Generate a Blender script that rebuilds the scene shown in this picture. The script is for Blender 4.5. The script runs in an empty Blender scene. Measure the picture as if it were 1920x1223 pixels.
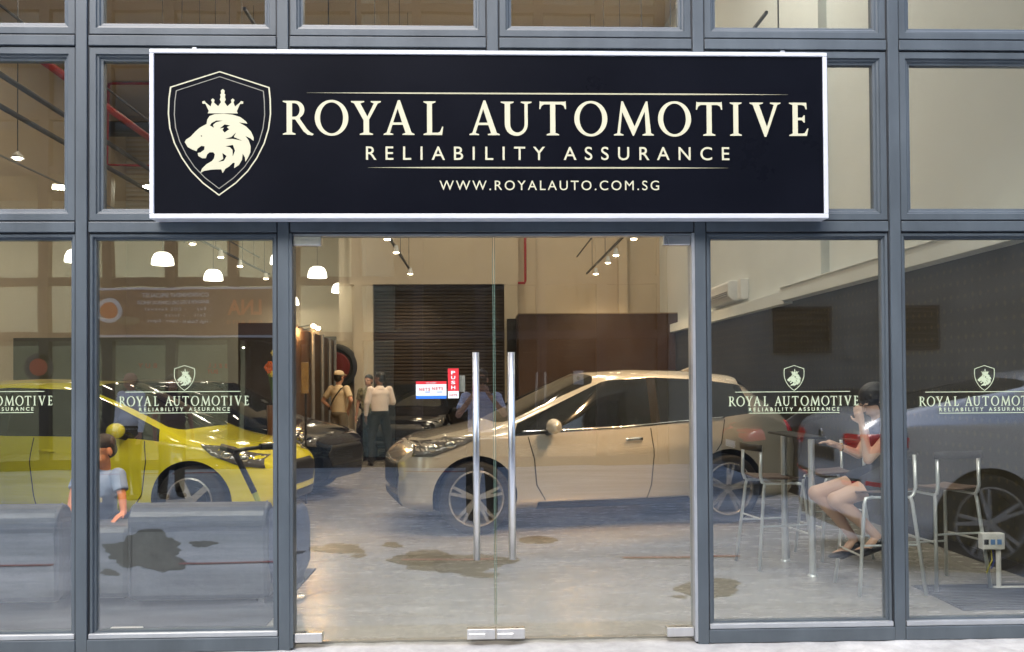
import bpy, bmesh, math, random
from mathutils import Vector, Matrix
from mathutils.bvhtree import BVHTree
R = math.radians
rng = random.Random(7)
scene = bpy.context.scene
C = scene.collection

# ------------------------------------------------------------------ camera
YAW, PITCH, ROLL, FPX = R(1.95), R(0.85), R(0.38), 1705.0
EYE = Vector((0, -5, 1.45))
_F = Vector((math.sin(YAW)*math.cos(PITCH), math.cos(YAW)*math.cos(PITCH), math.sin(PITCH)))
_R0 = Vector((math.cos(YAW), -math.sin(YAW), 0)); _U0 = _R0.cross(_F)
_R = _R0*math.cos(ROLL) - _U0*math.sin(ROLL); _U = _U0*math.cos(ROLL) + _R0*math.sin(ROLL)
cam_d = bpy.data.cameras.new('camera'); cam = bpy.data.objects.new('camera', cam_d); C.objects.link(cam)
m = Matrix((_R, _U, -_F)).transposed().to_4x4(); m.translation = EYE
cam.matrix_world = m
cam_d.sensor_width = 36; cam_d.lens = FPX/1920*36; cam_d.shift_y = 76.0/1920; cam_d.clip_start = 0.05; cam_d.clip_end = 500
scene.camera = cam

def at(px, py, Y):
    """the point of the plane Y seen at a place of the photograph (1920 px wide)"""
    d = _F*FPX + _R*(px-960) + _U*(611.5+76-py)
    return EYE + d*((Y-EYE.y)/d.y)
def fl(px, py, Z=0.0):
    d = _F*FPX + _R*(px-960) + _U*(611.5+76-py)
    return EYE + d*((Z-EYE.z)/d.z)

# ------------------------------------------------------------------ light
SUN_EL, SUN_ROT = R(48), R(200)
w = bpy.data.worlds.new('World'); scene.world = w; w.use_nodes = True
nt = w.node_tree; nt.nodes.clear()
sky = nt.nodes.new('ShaderNodeTexSky'); sky.sky_type = 'NISHITA'; sky.sun_disc = False
sky.sun_elevation = SUN_EL; sky.sun_rotation = SUN_ROT; sky.dust_density = 2.5; sky.air_density = 1.0
bg = nt.nodes.new('ShaderNodeBackground'); bg.inputs['Strength'].default_value = 0.15
wo = nt.nodes.new('ShaderNodeOutputWorld')
nt.links.new(sky.outputs[0], bg.inputs[0]); nt.links.new(bg.outputs[0], wo.inputs[0])
sl = bpy.data.lights.new('sun', 'SUN'); sl.energy = 0.9; sl.angle = R(40); sl.color = (1.0, 0.97, 0.93)
so = bpy.data.objects.new('sun', sl); C.objects.link(so)
_sd = Vector((math.sin(SUN_ROT)*math.cos(SUN_EL), math.cos(SUN_ROT)*math.cos(SUN_EL), math.sin(SUN_EL)))
so.rotation_euler = _sd.to_track_quat('Z', 'Y').to_euler(); so.location = (0, -8, 14)
scene.view_settings.view_transform = 'Standard'; scene.view_settings.look = 'None'
scene.view_settings.exposure = 1.85; scene.view_settings.gamma = 1; scene.view_settings.use_curve_mapping = False
scene.render.engine = 'CYCLES'
scene.cycles.use_denoising = True
scene.cycles.max_bounces = 8; scene.cycles.diffuse_bounces = 3; scene.cycles.glossy_bounces = 5
scene.cycles.transparent_max_bounces = 16; scene.cycles.sample_clamp_indirect = 6

# ------------------------------------------------------------------ materials
MATS = {}
def mat(name, col, rough=0.5, metal=0.0, var=0.0, vscale=3.0, bump=0.0, bscale=60.0, coat=0.0, emit=None, estr=0.0, spec=0.5, stretch=None, flake=0.0):
    if name in MATS: return MATS[name]
    m = bpy.data.materials.new(name); m.use_nodes = True; nt = m.node_tree
    b = nt.nodes['Principled BSDF']; b.inputs['Base Color'].default_value = (*col, 1)
    b.inputs['Roughness'].default_value = rough; b.inputs['Metallic'].default_value = metal
    b.inputs['Coat Weight'].default_value = coat; b.inputs['Coat Roughness'].default_value = 0.03
    b.inputs['Specular IOR Level'].default_value = spec
    if emit: b.inputs['Emission Color'].default_value = (*emit, 1); b.inputs['Emission Strength'].default_value = estr
    tc = nt.nodes.new('ShaderNodeTexCoord'); src = tc.outputs['Object']
    if stretch:
        mp = nt.nodes.new('ShaderNodeMapping'); mp.inputs['Scale'].default_value = stretch
        nt.links.new(src, mp.inputs[0]); src = mp.outputs[0]
    if var > 0:
        n = nt.nodes.new('ShaderNodeTexNoise'); n.inputs['Scale'].default_value = vscale; n.inputs['Detail'].default_value = 7; n.inputs['Roughness'].default_value = 0.62
        nt.links.new(src, n.inputs['Vector'])
        cr = nt.nodes.new('ShaderNodeValToRGB'); e = cr.color_ramp.elements
        e[0].position = 0.3; e[1].position = 0.7
        e[0].color = (*[c*(1-var) for c in col], 1); e[1].color = (*[min(1, c*(1+var)) for c in col], 1)
        nt.links.new(n.outputs['Fac'], cr.inputs[0]); nt.links.new(cr.outputs[0], b.inputs['Base Color'])
        mr = nt.nodes.new('ShaderNodeMapRange'); mr.inputs[3].default_value = max(0.02, rough*0.8); mr.inputs[4].default_value = min(1, rough*1.25)
        nt.links.new(n.outputs['Fac'], mr.inputs[0]); nt.links.new(mr.outputs[0], b.inputs['Roughness'])
    if bump > 0:
        n2 = nt.nodes.new('ShaderNodeTexNoise'); n2.inputs['Scale'].default_value = bscale; n2.inputs['Detail'].default_value = 5
        nt.links.new(src, n2.inputs['Vector'])
        bp = nt.nodes.new('ShaderNodeBump'); bp.inputs['Strength'].default_value = bump; bp.inputs['Distance'].default_value = 0.01
        nt.links.new(n2.outputs['Fac'], bp.inputs['Height']); nt.links.new(bp.outputs[0], b.inputs['Normal'])
    MATS[name] = m
    return m

def glass_mat(name, f0, tint, rough=0.0):
    m = bpy.data.materials.new(name); m.use_nodes = True; nt = m.node_tree; nt.nodes.clear()
    o = nt.nodes.new('ShaderNodeOutputMaterial'); mx = nt.nodes.new('ShaderNodeMixShader')
    t = nt.nodes.new('ShaderNodeBsdfTransparent'); t.inputs[0].default_value = (*tint, 1)
    g = nt.nodes.new('ShaderNodeBsdfGlossy'); g.inputs['Roughness'].default_value = rough
    lw = nt.nodes.new('ShaderNodeLayerWeight'); lw.inputs[0].default_value = 0.5
    p = nt.nodes.new('ShaderNodeMath'); p.operation = 'POWER'; p.inputs[1].default_value = 5
    mr = nt.nodes.new('ShaderNodeMapRange'); mr.inputs[3].default_value = f0; mr.inputs[4].default_value = 1.0
    nt.links.new(lw.outputs['Facing'], p.inputs[0]); nt.links.new(p.outputs[0], mr.inputs[0])
    nt.links.new(mr.outputs[0], mx.inputs[0]); nt.links.new(t.outputs[0], mx.inputs[1]); nt.links.new(g.outputs[0], mx.inputs[2])
    # faint waviness of float glass
    tc = nt.nodes.new('ShaderNodeTexCoord'); n = nt.nodes.new('ShaderNodeTexNoise'); n.inputs['Scale'].default_value = 1.3
    bp = nt.nodes.new('ShaderNodeBump'); bp.inputs['Strength'].default_value = 0.03; bp.inputs['Distance'].default_value = 0.03
    nt.links.new(tc.outputs['Object'], n.inputs['Vector']); nt.links.new(n.outputs['Fac'], bp.inputs['Height']); nt.links.new(bp.outputs[0], g.inputs['Normal'])
    # thin uneven film of dust
    df = nt.nodes.new('ShaderNodeBsdfDiffuse'); df.inputs[0].default_value = (.5, .5, .48, 1)
    n2 = nt.nodes.new('ShaderNodeTexNoise'); n2.inputs['Scale'].default_value = 3.5; n2.inputs['Detail'].default_value = 9; n2.inputs['Roughness'].default_value = .75; n2.inputs['Distortion'].default_value = 1.5
    mr2 = nt.nodes.new('ShaderNodeMapRange'); mr2.inputs[1].default_value = .45; mr2.inputs[2].default_value = .75; mr2.inputs[3].default_value = 0.0; mr2.inputs[4].default_value = .009
    m2 = nt.nodes.new('ShaderNodeMixShader')
    nt.links.new(tc.outputs['Object'], n2.inputs['Vector']); nt.links.new(n2.outputs['Fac'], mr2.inputs[0]); nt.links.new(mr2.outputs[0], m2.inputs[0])
    nt.links.new(mx.outputs[0], m2.inputs[1]); nt.links.new(df.outputs[0], m2.inputs[2])
    nt.links.new(m2.outputs[0], o.inputs[0]); MATS[name] = m
    return m

def wallpaper_mat(name, base, gold, scale=5.0, ax=(0, 1, 1)):
    m = mat(name, base, rough=0.42, var=0.12, vscale=1.5)
    nt = m.node_tree; b = nt.nodes['Principled BSDF']
    old = b.inputs['Base Color'].links[0].from_socket
    tc = nt.nodes.new('ShaderNodeTexCoord')
    v = nt.nodes.new('ShaderNodeTexVoronoi'); v.inputs['Scale'].default_value = scale; v.inputs['Randomness'].default_value = 0.0; v.distance = 'MANHATTAN'
    mp = nt.nodes.new('ShaderNodeMapping'); mp.inputs['Scale'].default_value = ax; 
    nt.links.new(tc.outputs['Object'], mp.inputs[0]); nt.links.new(mp.outputs[0], v.inputs['Vector'])
    n = nt.nodes.new('ShaderNodeTexNoise'); n.inputs['Scale'].default_value = 22; nt.links.new(tc.outputs['Object'], n.inputs['Vector'])
    a = nt.nodes.new('ShaderNodeMath'); a.operation = 'MULTIPLY'; a.inputs[1].default_value = 0.42; nt.links.new(n.outputs['Fac'], a.inputs[0])
    lt = nt.nodes.new('ShaderNodeMath'); lt.operation = 'LESS_THAN'; nt.links.new(v.outputs['Distance'], lt.inputs[0]); nt.links.new(a.outputs[0], lt.inputs[1])
    mx = nt.nodes.new('ShaderNodeMix'); mx.data_type = 'RGBA'; mx.inputs[7].default_value = (*gold, 1)
    nt.links.new(lt.outputs[0], mx.inputs[0]); nt.links.new(old, mx.inputs[6]); nt.links.new(mx.outputs[2], b.inputs['Base Color'])
    return m

def concrete_mat(name, c0, c1, rough, crack=0.0, stretch=(1, 1, 1), rlow=None, fine=9, mixf=.55):
    m = bpy.data.materials.new(name); m.use_nodes = True; nt = m.node_tree; b = nt.nodes['Principled BSDF']
    tc = nt.nodes.new('ShaderNodeTexCoord'); mp = nt.nodes.new('ShaderNodeMapping'); mp.inputs['Scale'].default_value = stretch
    nt.links.new(tc.outputs['Object'], mp.inputs[0])
    n = nt.nodes.new('ShaderNodeTexNoise'); n.inputs['Scale'].default_value = 0.7; n.inputs['Detail'].default_value = 9; n.inputs['Roughness'].default_value = 0.7; n.inputs['Distortion'].default_value = 0.6
    nt.links.new(mp.outputs[0], n.inputs['Vector'])
    cr = nt.nodes.new('ShaderNodeValToRGB'); e = cr.color_ramp.elements; e[0].position = 0.32; e[1].position = 0.68; e[0].color = (*c0, 1); e[1].color = (*c1, 1)
    nt.links.new(n.outputs['Fac'], cr.inputs[0])
    n2 = nt.nodes.new('ShaderNodeTexNoise'); n2.inputs['Scale'].default_value = fine; n2.inputs['Detail'].default_value = 8; n2.inputs['Roughness'].default_value = 0.75
    nt.links.new(mp.outputs[0], n2.inputs['Vector'])
    mx = nt.nodes.new('ShaderNodeMix'); mx.data_type = 'RGBA'; mx.blend_type = 'OVERLAY'; mx.inputs[0].default_value = mixf
    nt.links.new(cr.outputs[0], mx.inputs[6]); nt.links.new(n2.outputs['Fac'], mx.inputs[7]); nt.links.new(mx.outputs[2], b.inputs['Base Color'])
    mr = nt.nodes.new('ShaderNodeMapRange'); mr.inputs[3].default_value = rlow if rlow is not None else rough*0.7; mr.inputs[4].default_value = rough*1.3
    nt.links.new(n2.outputs['Fac'], mr.inputs[0]); nt.links.new(mr.outputs[0], b.inputs['Roughness'])
    bp = nt.nodes.new('ShaderNodeBump'); bp.inputs['Strength'].default_value = 0.12*mixf/.55; bp.inputs['Distance'].default_value = 0.01
    nt.links.new(n2.outputs['Fac'], bp.inputs['Height']); nt.links.new(bp.outputs[0], b.inputs['Normal'])
    MATS[name] = m
    return m

slate = mat('slate_powder_coat', (0.066, 0.082, 0.096), 0.38, var=0.24, vscale=3.2, bump=0.05, bscale=180, stretch=(1, 1, 0.35))
slate_dark = mat('frame_gasket', (0.012, 0.014, 0.018), 0.6)
alu = mat('brushed_aluminium', (0.72, 0.72, 0.72), 0.28, metal=1.0, var=0.08, vscale=12, stretch=(1, 1, 0.05))
alu_lip = mat('anodised_edge', (0.42, 0.44, 0.46), 0.35, metal=0.6, var=0.08, vscale=8)
steel = mat('polished_steel', (0.78, 0.79, 0.8), 0.16, metal=1.0)
white_frame = mat('sign_frame_white_metal', (0.60, 0.62, 0.66), 0.35, metal=0.2, var=0.05, vscale=6)
sign_black = mat('sign_vinyl', (0.0035, 0.0042, 0.0075), 0.28, var=0.2, vscale=1.2, spec=0.10)
cream = mat('cream_print', (0.50, 0.49, 0.35), 0.5)
cream_dim = mat('pale_line_print', (0.20, 0.20, 0.17), 0.5)
cream_line = mat('cream_fine_line_print', (0.40, 0.385, 0.26), 0.5)
decal_m = mat('window_decal_vinyl', (0.40, 0.47, 0.32), 0.6)
glass = glass_mat('window_glass', 0.155, (0.95, 0.965, 0.94))
glass_opp = glass_mat('opposite_window_glass', 0.03, (0.92, 0.95, 0.93))
glass_edge = mat('glass_edge', (0.10, 0.16, 0.13), 0.2)
black = mat('black_plastic', (0.012, 0.012, 0.013), 0.45)
rubber = mat('tyre_rubber', (0.018, 0.018, 0.018), 0.8, bump=0.2, bscale=80)
wall_cream = mat('cream_wall_paint', (0.56, 0.475, 0.355), 0.75, var=0.05, vscale=0.8, bump=0.05, bscale=40)
wall_white = mat('white_wall_paint', (0.70, 0.73, 0.71), 0.7, var=0.05, vscale=0.7, bump=0.04, bscale=30)
ceil_m = mat('ceiling_paint', (0.58, 0.50, 0.40), 0.85, var=0.06, vscale=0.5)
paper = wallpaper_mat('patterned_dark_wallpaper', (0.026, 0.026, 0.020), (0.062, 0.054, 0.026), 9.0)
paper_brown = wallpaper_mat('patterned_brown_wallpaper', (0.050, 0.022, 0.009), (0.070, 0.034, 0.012), 13.0, ax=(1, 0, 1))
red_pipe = mat('red_pipe_paint', (0.35, 0.02, 0.02), 0.4)
wood = mat('brown_wood', (0.15, 0.105, 0.085), 0.4, var=0.2, vscale=6, stretch=(1, 8, 1))
white_pl = mat('white_plastic', (0.75, 0.75, 0.73), 0.35)
skin = mat('skin', (0.50, 0.27, 0.18), 0.5, var=0.06, vscale=9)
skin_light = mat('skin_light', (0.62, 0.40, 0.29), 0.45, var=0.05, vscale=8)
skin_dark = mat('skin_dark', (0.20, 0.10, 0.06), 0.5, var=0.06, vscale=9)
hair_m = mat('black_hair', (0.012, 0.009, 0.008), 0.4, bump=0.5, bscale=90)
lamp_on = mat('lamp_shade_glow', (0.9, 0.88, 0.8), 0.4, emit=(1.0, 0.93, 0.80), estr=1.3)
bulb_on = mat('lamp_bulb_glow', (0.9, 0.9, 0.85), 0.4, emit=(1.0, 0.80, 0.55), estr=12.0)
bulb_white = mat('downlight_glow', (0.9, 0.9, 0.85), 0.4, emit=(1.0, 0.9, 0.75), estr=4.0)
floor_in = concrete_mat('polished_concrete_floor', (0.235, 0.225, 0.20), (0.29, 0.278, 0.248), 0.28, rlow=0.16, fine=7, mixf=.22, stretch=(.6, 1.3, 1))
floor_out = concrete_mat('lane_concrete', (0.25, 0.28, 0.33), (0.54, 0.58, 0.64), 0.75, stretch=(0.4, 1.6, 1), fine=3.2, mixf=.6)
plinth_m = concrete_mat('pale_cement', (0.24, 0.24, 0.235), (0.40, 0.40, 0.39), 0.8)
wet = mat('wet_concrete', (0.045, 0.042, 0.036), 0.6, var=0.2, vscale=3)
red_line_m = mat('red_line_paint', (0.32, 0.05, 0.05), 0.7, var=0.25, vscale=8)

# ------------------------------------------------------------------ mesh helpers
class MB:
    def __init__(s): s.v = []; s.f = []
    def box(s, a, b):
        (x0, x1), (y0, y1), (z0, z1) = [(min(a[i], b[i]), max(a[i], b[i])) for i in range(3)]
        n = len(s.v)
        s.v += [(x0,y0,z0),(x1,y0,z0),(x1,y1,z0),(x0,y1,z0),(x0,y0,z1),(x1,y0,z1),(x1,y1,z1),(x0,y1,z1)]
        s.f += [tuple(n+i for i in q) for q in ((0,3,2,1),(4,5,6,7),(0,1,5,4),(1,2,6,5),(2,3,7,6),(3,0,4,7))]
        return s
    def tube(s, p0, p1, r0, r1=None, n=10, caps=True):
        p0 = Vector(p0); p1 = Vector(p1); r1 = r0 if r1 is None else r1
        d = (p1-p0).normalized(); a = d.orthogonal().normalized(); b = d.cross(a)
        k = len(s.v)
        for p, r in ((p0, r0), (p1, r1)):
            for i in range(n):
                t = 2*math.pi*i/n; s.v.append(tuple(p + a*math.cos(t)*r + b*math.sin(t)*r))
        for i in range(n):
            j = (i+1) % n; s.f.append((k+i, k+j, k+n+j, k+n+i))
        if caps: s.f.append(tuple(k+i for i in reversed(range(n)))); s.f.append(tuple(k+n+i for i in range(n)))
        return s
    def path(s, pts, r, n=8):
        pts = [Vector(p) for p in pts]; k = len(s.v); a = None
        for i, p in enumerate(pts):
            d = (pts[min(i+1, len(pts)-1)] - pts[max(i-1, 0)]).normalized()
            a = d.orthogonal().normalized() if a is None else (a - d*a.dot(d)).normalized()
            b = d.cross(a)
            for j in range(n):
                t = 2*math.pi*j/n; s.v.append(tuple(p + a*math.cos(t)*r + b*math.sin(t)*r))
        for i in range(len(pts)-1):
            for j in range(n):
                q = (j+1) % n; s.f.append((k+i*n+j, k+i*n+q, k+(i+1)*n+q, k+(i+1)*n+j))
        s.f.append(tuple(k+j for j in reversed(range(n)))); s.f.append(tuple(k+(len(pts)-1)*n+j for j in range(n)))
        return s
    def lathe(s, prof, c=(0,0,0), axis='Z', n=24, close=False):
        k = len(s.v); c = Vector(c)
        for r, h in prof:
            for i in range(n):
                t = 2*math.pi*i/n; x, y = r*math.cos(t), r*math.sin(t)
                p = {'Z': (x, y, h), 'Y': (x, h, y), 'X': (h, x, y)}[axis]
                s.v.append(tuple(c + Vector(p)))
        m = len(prof)
        for a in range(m if close else m-1):
            for i in range(n):
                j = (i+1) % n; b = (a+1) % m
                s.f.append((k+a*n+i, k+a*n+j, k+b*n+j, k+b*n+i))
        return s
    def ell(s, c, r, rot=None, nu=16, nv=10):
        k = len(s.v); c = Vector(c); r = (r, r, r) if not hasattr(r, '__len__') else r
        rows = []
        for a in range(nv+1):
            ph = math.pi*a/nv
            if a in (0, nv):
                p = Vector((0, 0, r[2]*math.cos(ph))); p = rot @ p if rot else p
                s.v.append(tuple(c+p)); rows.append([len(s.v)-1]); continue
            row = []
            for b in range(nu):
                t = 2*math.pi*b/nu
                p = Vector((r[0]*math.sin(ph)*math.cos(t), r[1]*math.sin(ph)*math.sin(t), r[2]*math.cos(ph)))
                p = rot @ p if rot else p
                s.v.append(tuple(c+p)); row.append(len(s.v)-1)
            rows.append(row)
        for a in range(nv):
            A, B = rows[a], rows[a+1]
            for b in range(nu):
                q = (b+1) % nu
                if len(A) == 1: s.f.append((A[0], B[b], B[q]))
                elif len(B) == 1: s.f.append((A[b], B[0], A[q]))
                else: s.f.append((A[b], B[b], B[q], A[q]))
        return s
    def prism(s, poly, y0, y1):
        """poly in x,z extruded along y"""
        k = len(s.v); n = len(poly)
        for y in (y0, y1): s.v += [(x, y, z) for x, z in poly]
        s.f.append(tuple(range(k, k+n))); s.f.append(tuple(reversed(range(k+n, k+2*n))))
        for i in range(n): j = (i+1) % n; s.f.append((k+i, k+n+i, k+n+j, k+j))
        return s
    def mesh(s, name):
        me = bpy.data.meshes.new(name); me.from_pydata(s.v, [], s.f); me.validate()
        bm = bmesh.new(); bm.from_mesh(me); bmesh.ops.recalc_face_normals(bm, faces=bm.faces); bm.to_mesh(me); bm.free()
        return me
    def build(s, name, m, parent=None, smooth=False, bevel=0.0, loc=None):
        return link(name, s.mesh(name), m, parent, smooth, bevel, loc)

def link(name, me, m, parent=None, smooth=False, bevel=0.0, loc=None):
    if m is not None and not me.materials: me.materials.append(m)
    o = bpy.data.objects.new(name, me); C.objects.link(o)
    if smooth: me.polygons.foreach_set('use_smooth', [True]*len(me.polygons))
    if bevel > 0:
        b = o.modifiers.new('bevel', 'BEVEL'); b.width = bevel; b.segments = 2; b.limit_method = 'ANGLE'
    if parent: o.parent = parent
    if loc is not None: o.location = loc
    return o
def thing(name, label, cat, loc=(0,0,0), rz=0.0, group=None):
    o = bpy.data.objects.new(name, None); C.objects.link(o); o.location = loc; o.rotation_euler = (0, 0, rz)
    o['label'] = label; o['category'] = cat; o.empty_display_size = 0.2
    if group: o['group'] = group
    return o
def tag(o, label, cat, group=None):
    o['label'] = label; o['category'] = cat
    if group: o['group'] = group
    return o
def struct(o): o['kind'] = 'structure'; return o
def stuff(o): o['kind'] = 'stuff'; return o
def copy_tree(o, parent=None):
    kids = list(o.children); c = o.copy(); C.objects.link(c)
    if parent: c.parent = parent
    for k in kids: copy_tree(k, c)
    return c
def dup(o, loc, parent=None):
    c = o.copy(); C.objects.link(c); c.location = loc
    if parent: c.parent = parent
    return c
def evaluated(o):
    dg = bpy.context.evaluated_depsgraph_get(); dg.update()
    me = bpy.data.meshes.new_from_object(o.evaluated_get(dg)); return me
def point_lamp(name, loc, power, col, size=0.1, parent=None, spot=None, target=None):
    l = bpy.data.lights.new(name, 'SPOT' if spot else 'POINT'); l.energy = power; l.color = col; l.shadow_soft_size = size
    if spot: l.spot_size = spot; l.spot_blend = 0.6
    o = bpy.data.objects.new(name, l); C.objects.link(o); o.location = loc
    if target is not None: o.rotation_euler = (Vector(loc)-Vector(target)).to_track_quat('Z', 'Y').to_euler()
    if parent: o.parent = parent
    return o

# ------------------------------------------------------------------ flat print: letters and emblem
def arc(cx, cy, rx, ry, a0, a1, n=14):
    return [(cx+rx*math.cos(R(a0+(a1-a0)*i/n)), cy+ry*math.sin(R(a0+(a1-a0)*i/n))) for i in range(n+1)]
GL = {
 'I': (.38, [[(0,0),(.38,0),(.38,.03),(.27,.07),(.27,.93),(.38,.97),(.38,1),(0,1),(0,.97),(.11,.93),(.11,.07),(0,.03)]]),
 'L': (.62, [[(0,0),(.58,0),(.62,.25),(.585,.25),(.52,.1),(.45,.07),(.27,.07),(.27,.93),(.38,.97),(.38,1),(0,1),(0,.97),(.11,.93),(.11,.07),(0,.03)]]),
 'T': (.84, [[(.23,0),(.61,0),(.61,.03),(.5,.07),(.5,.92),(.68,.92),(.76,.88),(.80,.78),(.835,.78),(.82,1.02),(.78,1),(.06,1),(.02,1.02),(.005,.78),(.04,.78),(.08,.88),(.16,.92),(.34,.92),(.34,.07),(.23,.03)]]),
 'E': (.60, [[(0,0),(.55,0),(.6,.22),(.565,.22),(.49,.09),(.42,.07),(.27,.07),(.27,.47),(.4,.47),(.46,.4),(.49,.4),(.49,.62),(.46,.62),(.4,.55),(.27,.55),(.27,.93),(.4,.93),(.48,.9),(.52,.8),(.555,.8),(.54,1),(0,1),(0,.97),(.11,.93),(.11,.07),(0,.03)]]),
 'A': (.92, [[(0,0),(.29,0),(.29,.03),(.19,.06),(.265,.30),(.575,.30),(.655,.06),(.56,.03),(.56,0),(.92,0),(.92,.03),(.83,.07),(.49,1.03),(.43,1.03),(.09,.07),(0,.03)],[(.285,.37),(.55,.37),(.42,.78)]]),
 'V': (.88, [[(0,1),(.38,1),(.38,.97),(.27,.93),(.49,.27),(.69,.93),(.58,.97),(.58,1),(.88,1),(.88,.97),(.79,.93),(.47,-.03),(.42,-.03),(.09,.93),(0,.97)]]),
 'Y': (.86, [[(.25,0),(.63,0),(.63,.03),(.52,.07),(.52,.45),(.77,.93),(.86,.97),(.86,1),(.57,1),(.57,.97),(.66,.93),(.47,.54),(.27,.93),(.38,.97),(.38,1),(0,1),(0,.97),(.09,.93),(.36,.43),(.36,.07),(.25,.03)]]),
 'M': (1.16, [[(0,0),(.28,0),(.28,.03),(.18,.07),(.245,.70),(.55,-.01),(.58,-.01),(.90,.72),(.93,.07),(.83,.03),(.83,0),(1.16,0),(1.16,.03),(1.08,.07),(.98,1.02),(.93,1.02),(.60,.27),(.27,1.02),(.22,1.02),(.10,.07),(0,.03)]]),
 'U': (.86, [[(0,1),(.36,1),(.36,.97),(.26,.93)]+arc(.46,.33,.20,.25,180,360)+[(.66,.93),(.56,.97),(.56,1),(.86,1),(.86,.97),(.75,.93)]+arc(.43,.33,.32,.35,0,-180)+[(.11,.93),(0,.97)]]),
 'O': (.96, [arc(.48,.5,.48,.53,0,352,44), arc(.48,.5,.33,.46,0,352,44)]),
 'R': (.90, [[(0,0),(.37,0),(.37,.03),(.27,.07),(.27,.45),(.36,.45),(.60,.10),(.72,.0),(.86,-.02),(.90,.02),(.80,.07),(.70,.17),(.50,.46)]+arc(.36,.735,.27,.265,-58,90)+[(0,1),(0,.97),(.11,.93),(.11,.07),(0,.03)], [(.27,.53)]+arc(.34,.73,.15,.20,-90,90)+[(.27,.93)]]),
}
def flat(name, loops, m, parent, y=0.0, thick=0.0006):
    """closed loops in (x,z) filled as flat print of a hair's thickness, facing -y"""
    cu = bpy.data.curves.new(name, 'CURVE'); cu.dimensions = '2D'; cu.fill_mode = 'BOTH'; cu.extrude = thick
    for lp in loops:
        sp = cu.splines.new('POLY'); sp.points.add(len(lp)-1); sp.use_cyclic_u = True
        for i, (x, z) in enumerate(lp): sp.points[i].co = (x, z, 0, 1)
    o = bpy.data.objects.new(name, cu); C.objects.link(o)
    me = evaluated(o); bpy.data.objects.remove(o)
    me.transform(Matrix.Rotation(R(90), 4, 'X')); me.transform(Matrix.Translation((0, y, 0)))
    me.materials.clear(); me.materials.append(m)
    return link(name, me, None, parent)
def serif_word(name, spec, z_of, h_of, m, parent, y):
    """spec: (glyph, x0, x1) each"""
    loops = []
    for g, x0, x1 in spec:
        wd, lps = GL[g]; z0 = z_of(x0); h = h_of(x0); sx = (x1-x0)/wd
        for lp in lps: loops.append([(x0+px*sx, z0+pz*h) for px, pz in lp])
    return flat(name, loops, m, parent, y)
def split_letters(o):
    bm = bmesh.new(); bm.from_mesh(o.data); bmesh.ops.remove_doubles(bm, verts=bm.verts, dist=1e-6)
    seen = set(); groups = []
    for v in bm.verts:
        if v in seen: continue
        st_ = [v]; seen.add(v); g = []
        while st_:
            a = st_.pop(); g.append(a)
            for e in a.link_edges:
                b = e.other_vert(a)
                if b not in seen: seen.add(b); st_.append(b)
        groups.append(g)
    for g in groups:
        idx = {v: i for i, v in enumerate(g)}; fs = {f for v in g for f in v.link_faces}
        me = bpy.data.meshes.new('letter'); me.from_pydata([v.co[:] for v in g], [], [[idx[v] for v in f.verts] for f in fs]); me.materials.append(o.data.materials[0])
        link('letter', me, None, o.parent)
    bm.free(); bpy.data.objects.remove(o)
def sans(name, text, x0, x1, z0, h, m, parent, y, bold=0.0, mirror=False, thick=0.0006):
    cu = bpy.data.curves.new(name, 'FONT'); cu.body = text; cu.size = 1; cu.extrude = thick; cu.offset = bold
    cu.space_character = 1.0
    o = bpy.data.objects.new(name, cu); C.objects.link(o)
    def ext(me): xs = [v.co.x for v in me.vertices]; ys = [v.co.y for v in me.vertices]; return min(xs), max(xs), min(ys), max(ys)
    me = evaluated(o); a = ext(me); k = h/(a[3]-a[2])
    want = (x1-x0)/k; n = max(1, len(text)-1)
    if len(text) > 1 and want > (a[1]-a[0])*1.02:
        cu.space_character = 1.5; me2 = evaluated(o); b = ext(me2)
        g = (b[1]-b[0]) - (a[1]-a[0]); cu.space_character = 1.0 + 0.5*(want-(a[1]-a[0]))/g; me = evaluated(o); a = ext(me)
    bpy.data.objects.remove(o)
    sx = (x1-x0)/(a[1]-a[0])
    for v in me.vertices:
        v.co.x = x0 + (v.co.x-a[0])*sx; v.co.y = z0 + (v.co.y-a[2])*k
    me.transform(Matrix.Rotation(R(90), 4, 'X')); me.transform(Matrix.Translation((0, y, 0)))
    me.materials.clear(); me.materials.append(m)
    return link(name, me, None, parent)

LION = [(430,520),(445,497),(480,483),(540,480),(600,487),(650,503),(685,530),(697,547),(640,538),(690,568),(720,600),(738,640),(737,662),(715,645),(683,630),(705,660),(718,700),(716,740),(700,775),(683,803),(680,775),(665,750),(660,790),(640,825),(607,847),(612,812),(600,810),(575,835),(550,850),(532,880),(522,855),(490,855),(450,858),(410,865),(383,880),(395,850),(425,820),(460,800),(475,780),(480,755),(470,740),(445,740),(428,755),(420,780),(395,780),(370,765),(366,745),(385,742),(410,722),(412,700),(390,697),(365,715),(358,733),(330,722),(300,705),(280,672),(290,655),(320,635),(352,600),(380,575),(425,550)]
LION_CUTS = [[(512,580),(545,552),(582,560),(560,570),(575,585),(545,607),(530,590),(540,575)],[(447,560),(458,543),(490,526),(535,527),(490,537),(468,556),(475,575)],[(548,650),(590,637),(622,605),(606,637),(662,662),(600,650)],[(550,700),(600,690),(614,730),(598,768),(598,725),(580,706)],[(500,806),(535,785),(530,745),(558,765),(540,797)],[(385,628),(392,626),(397,632),(390,636)]]
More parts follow.
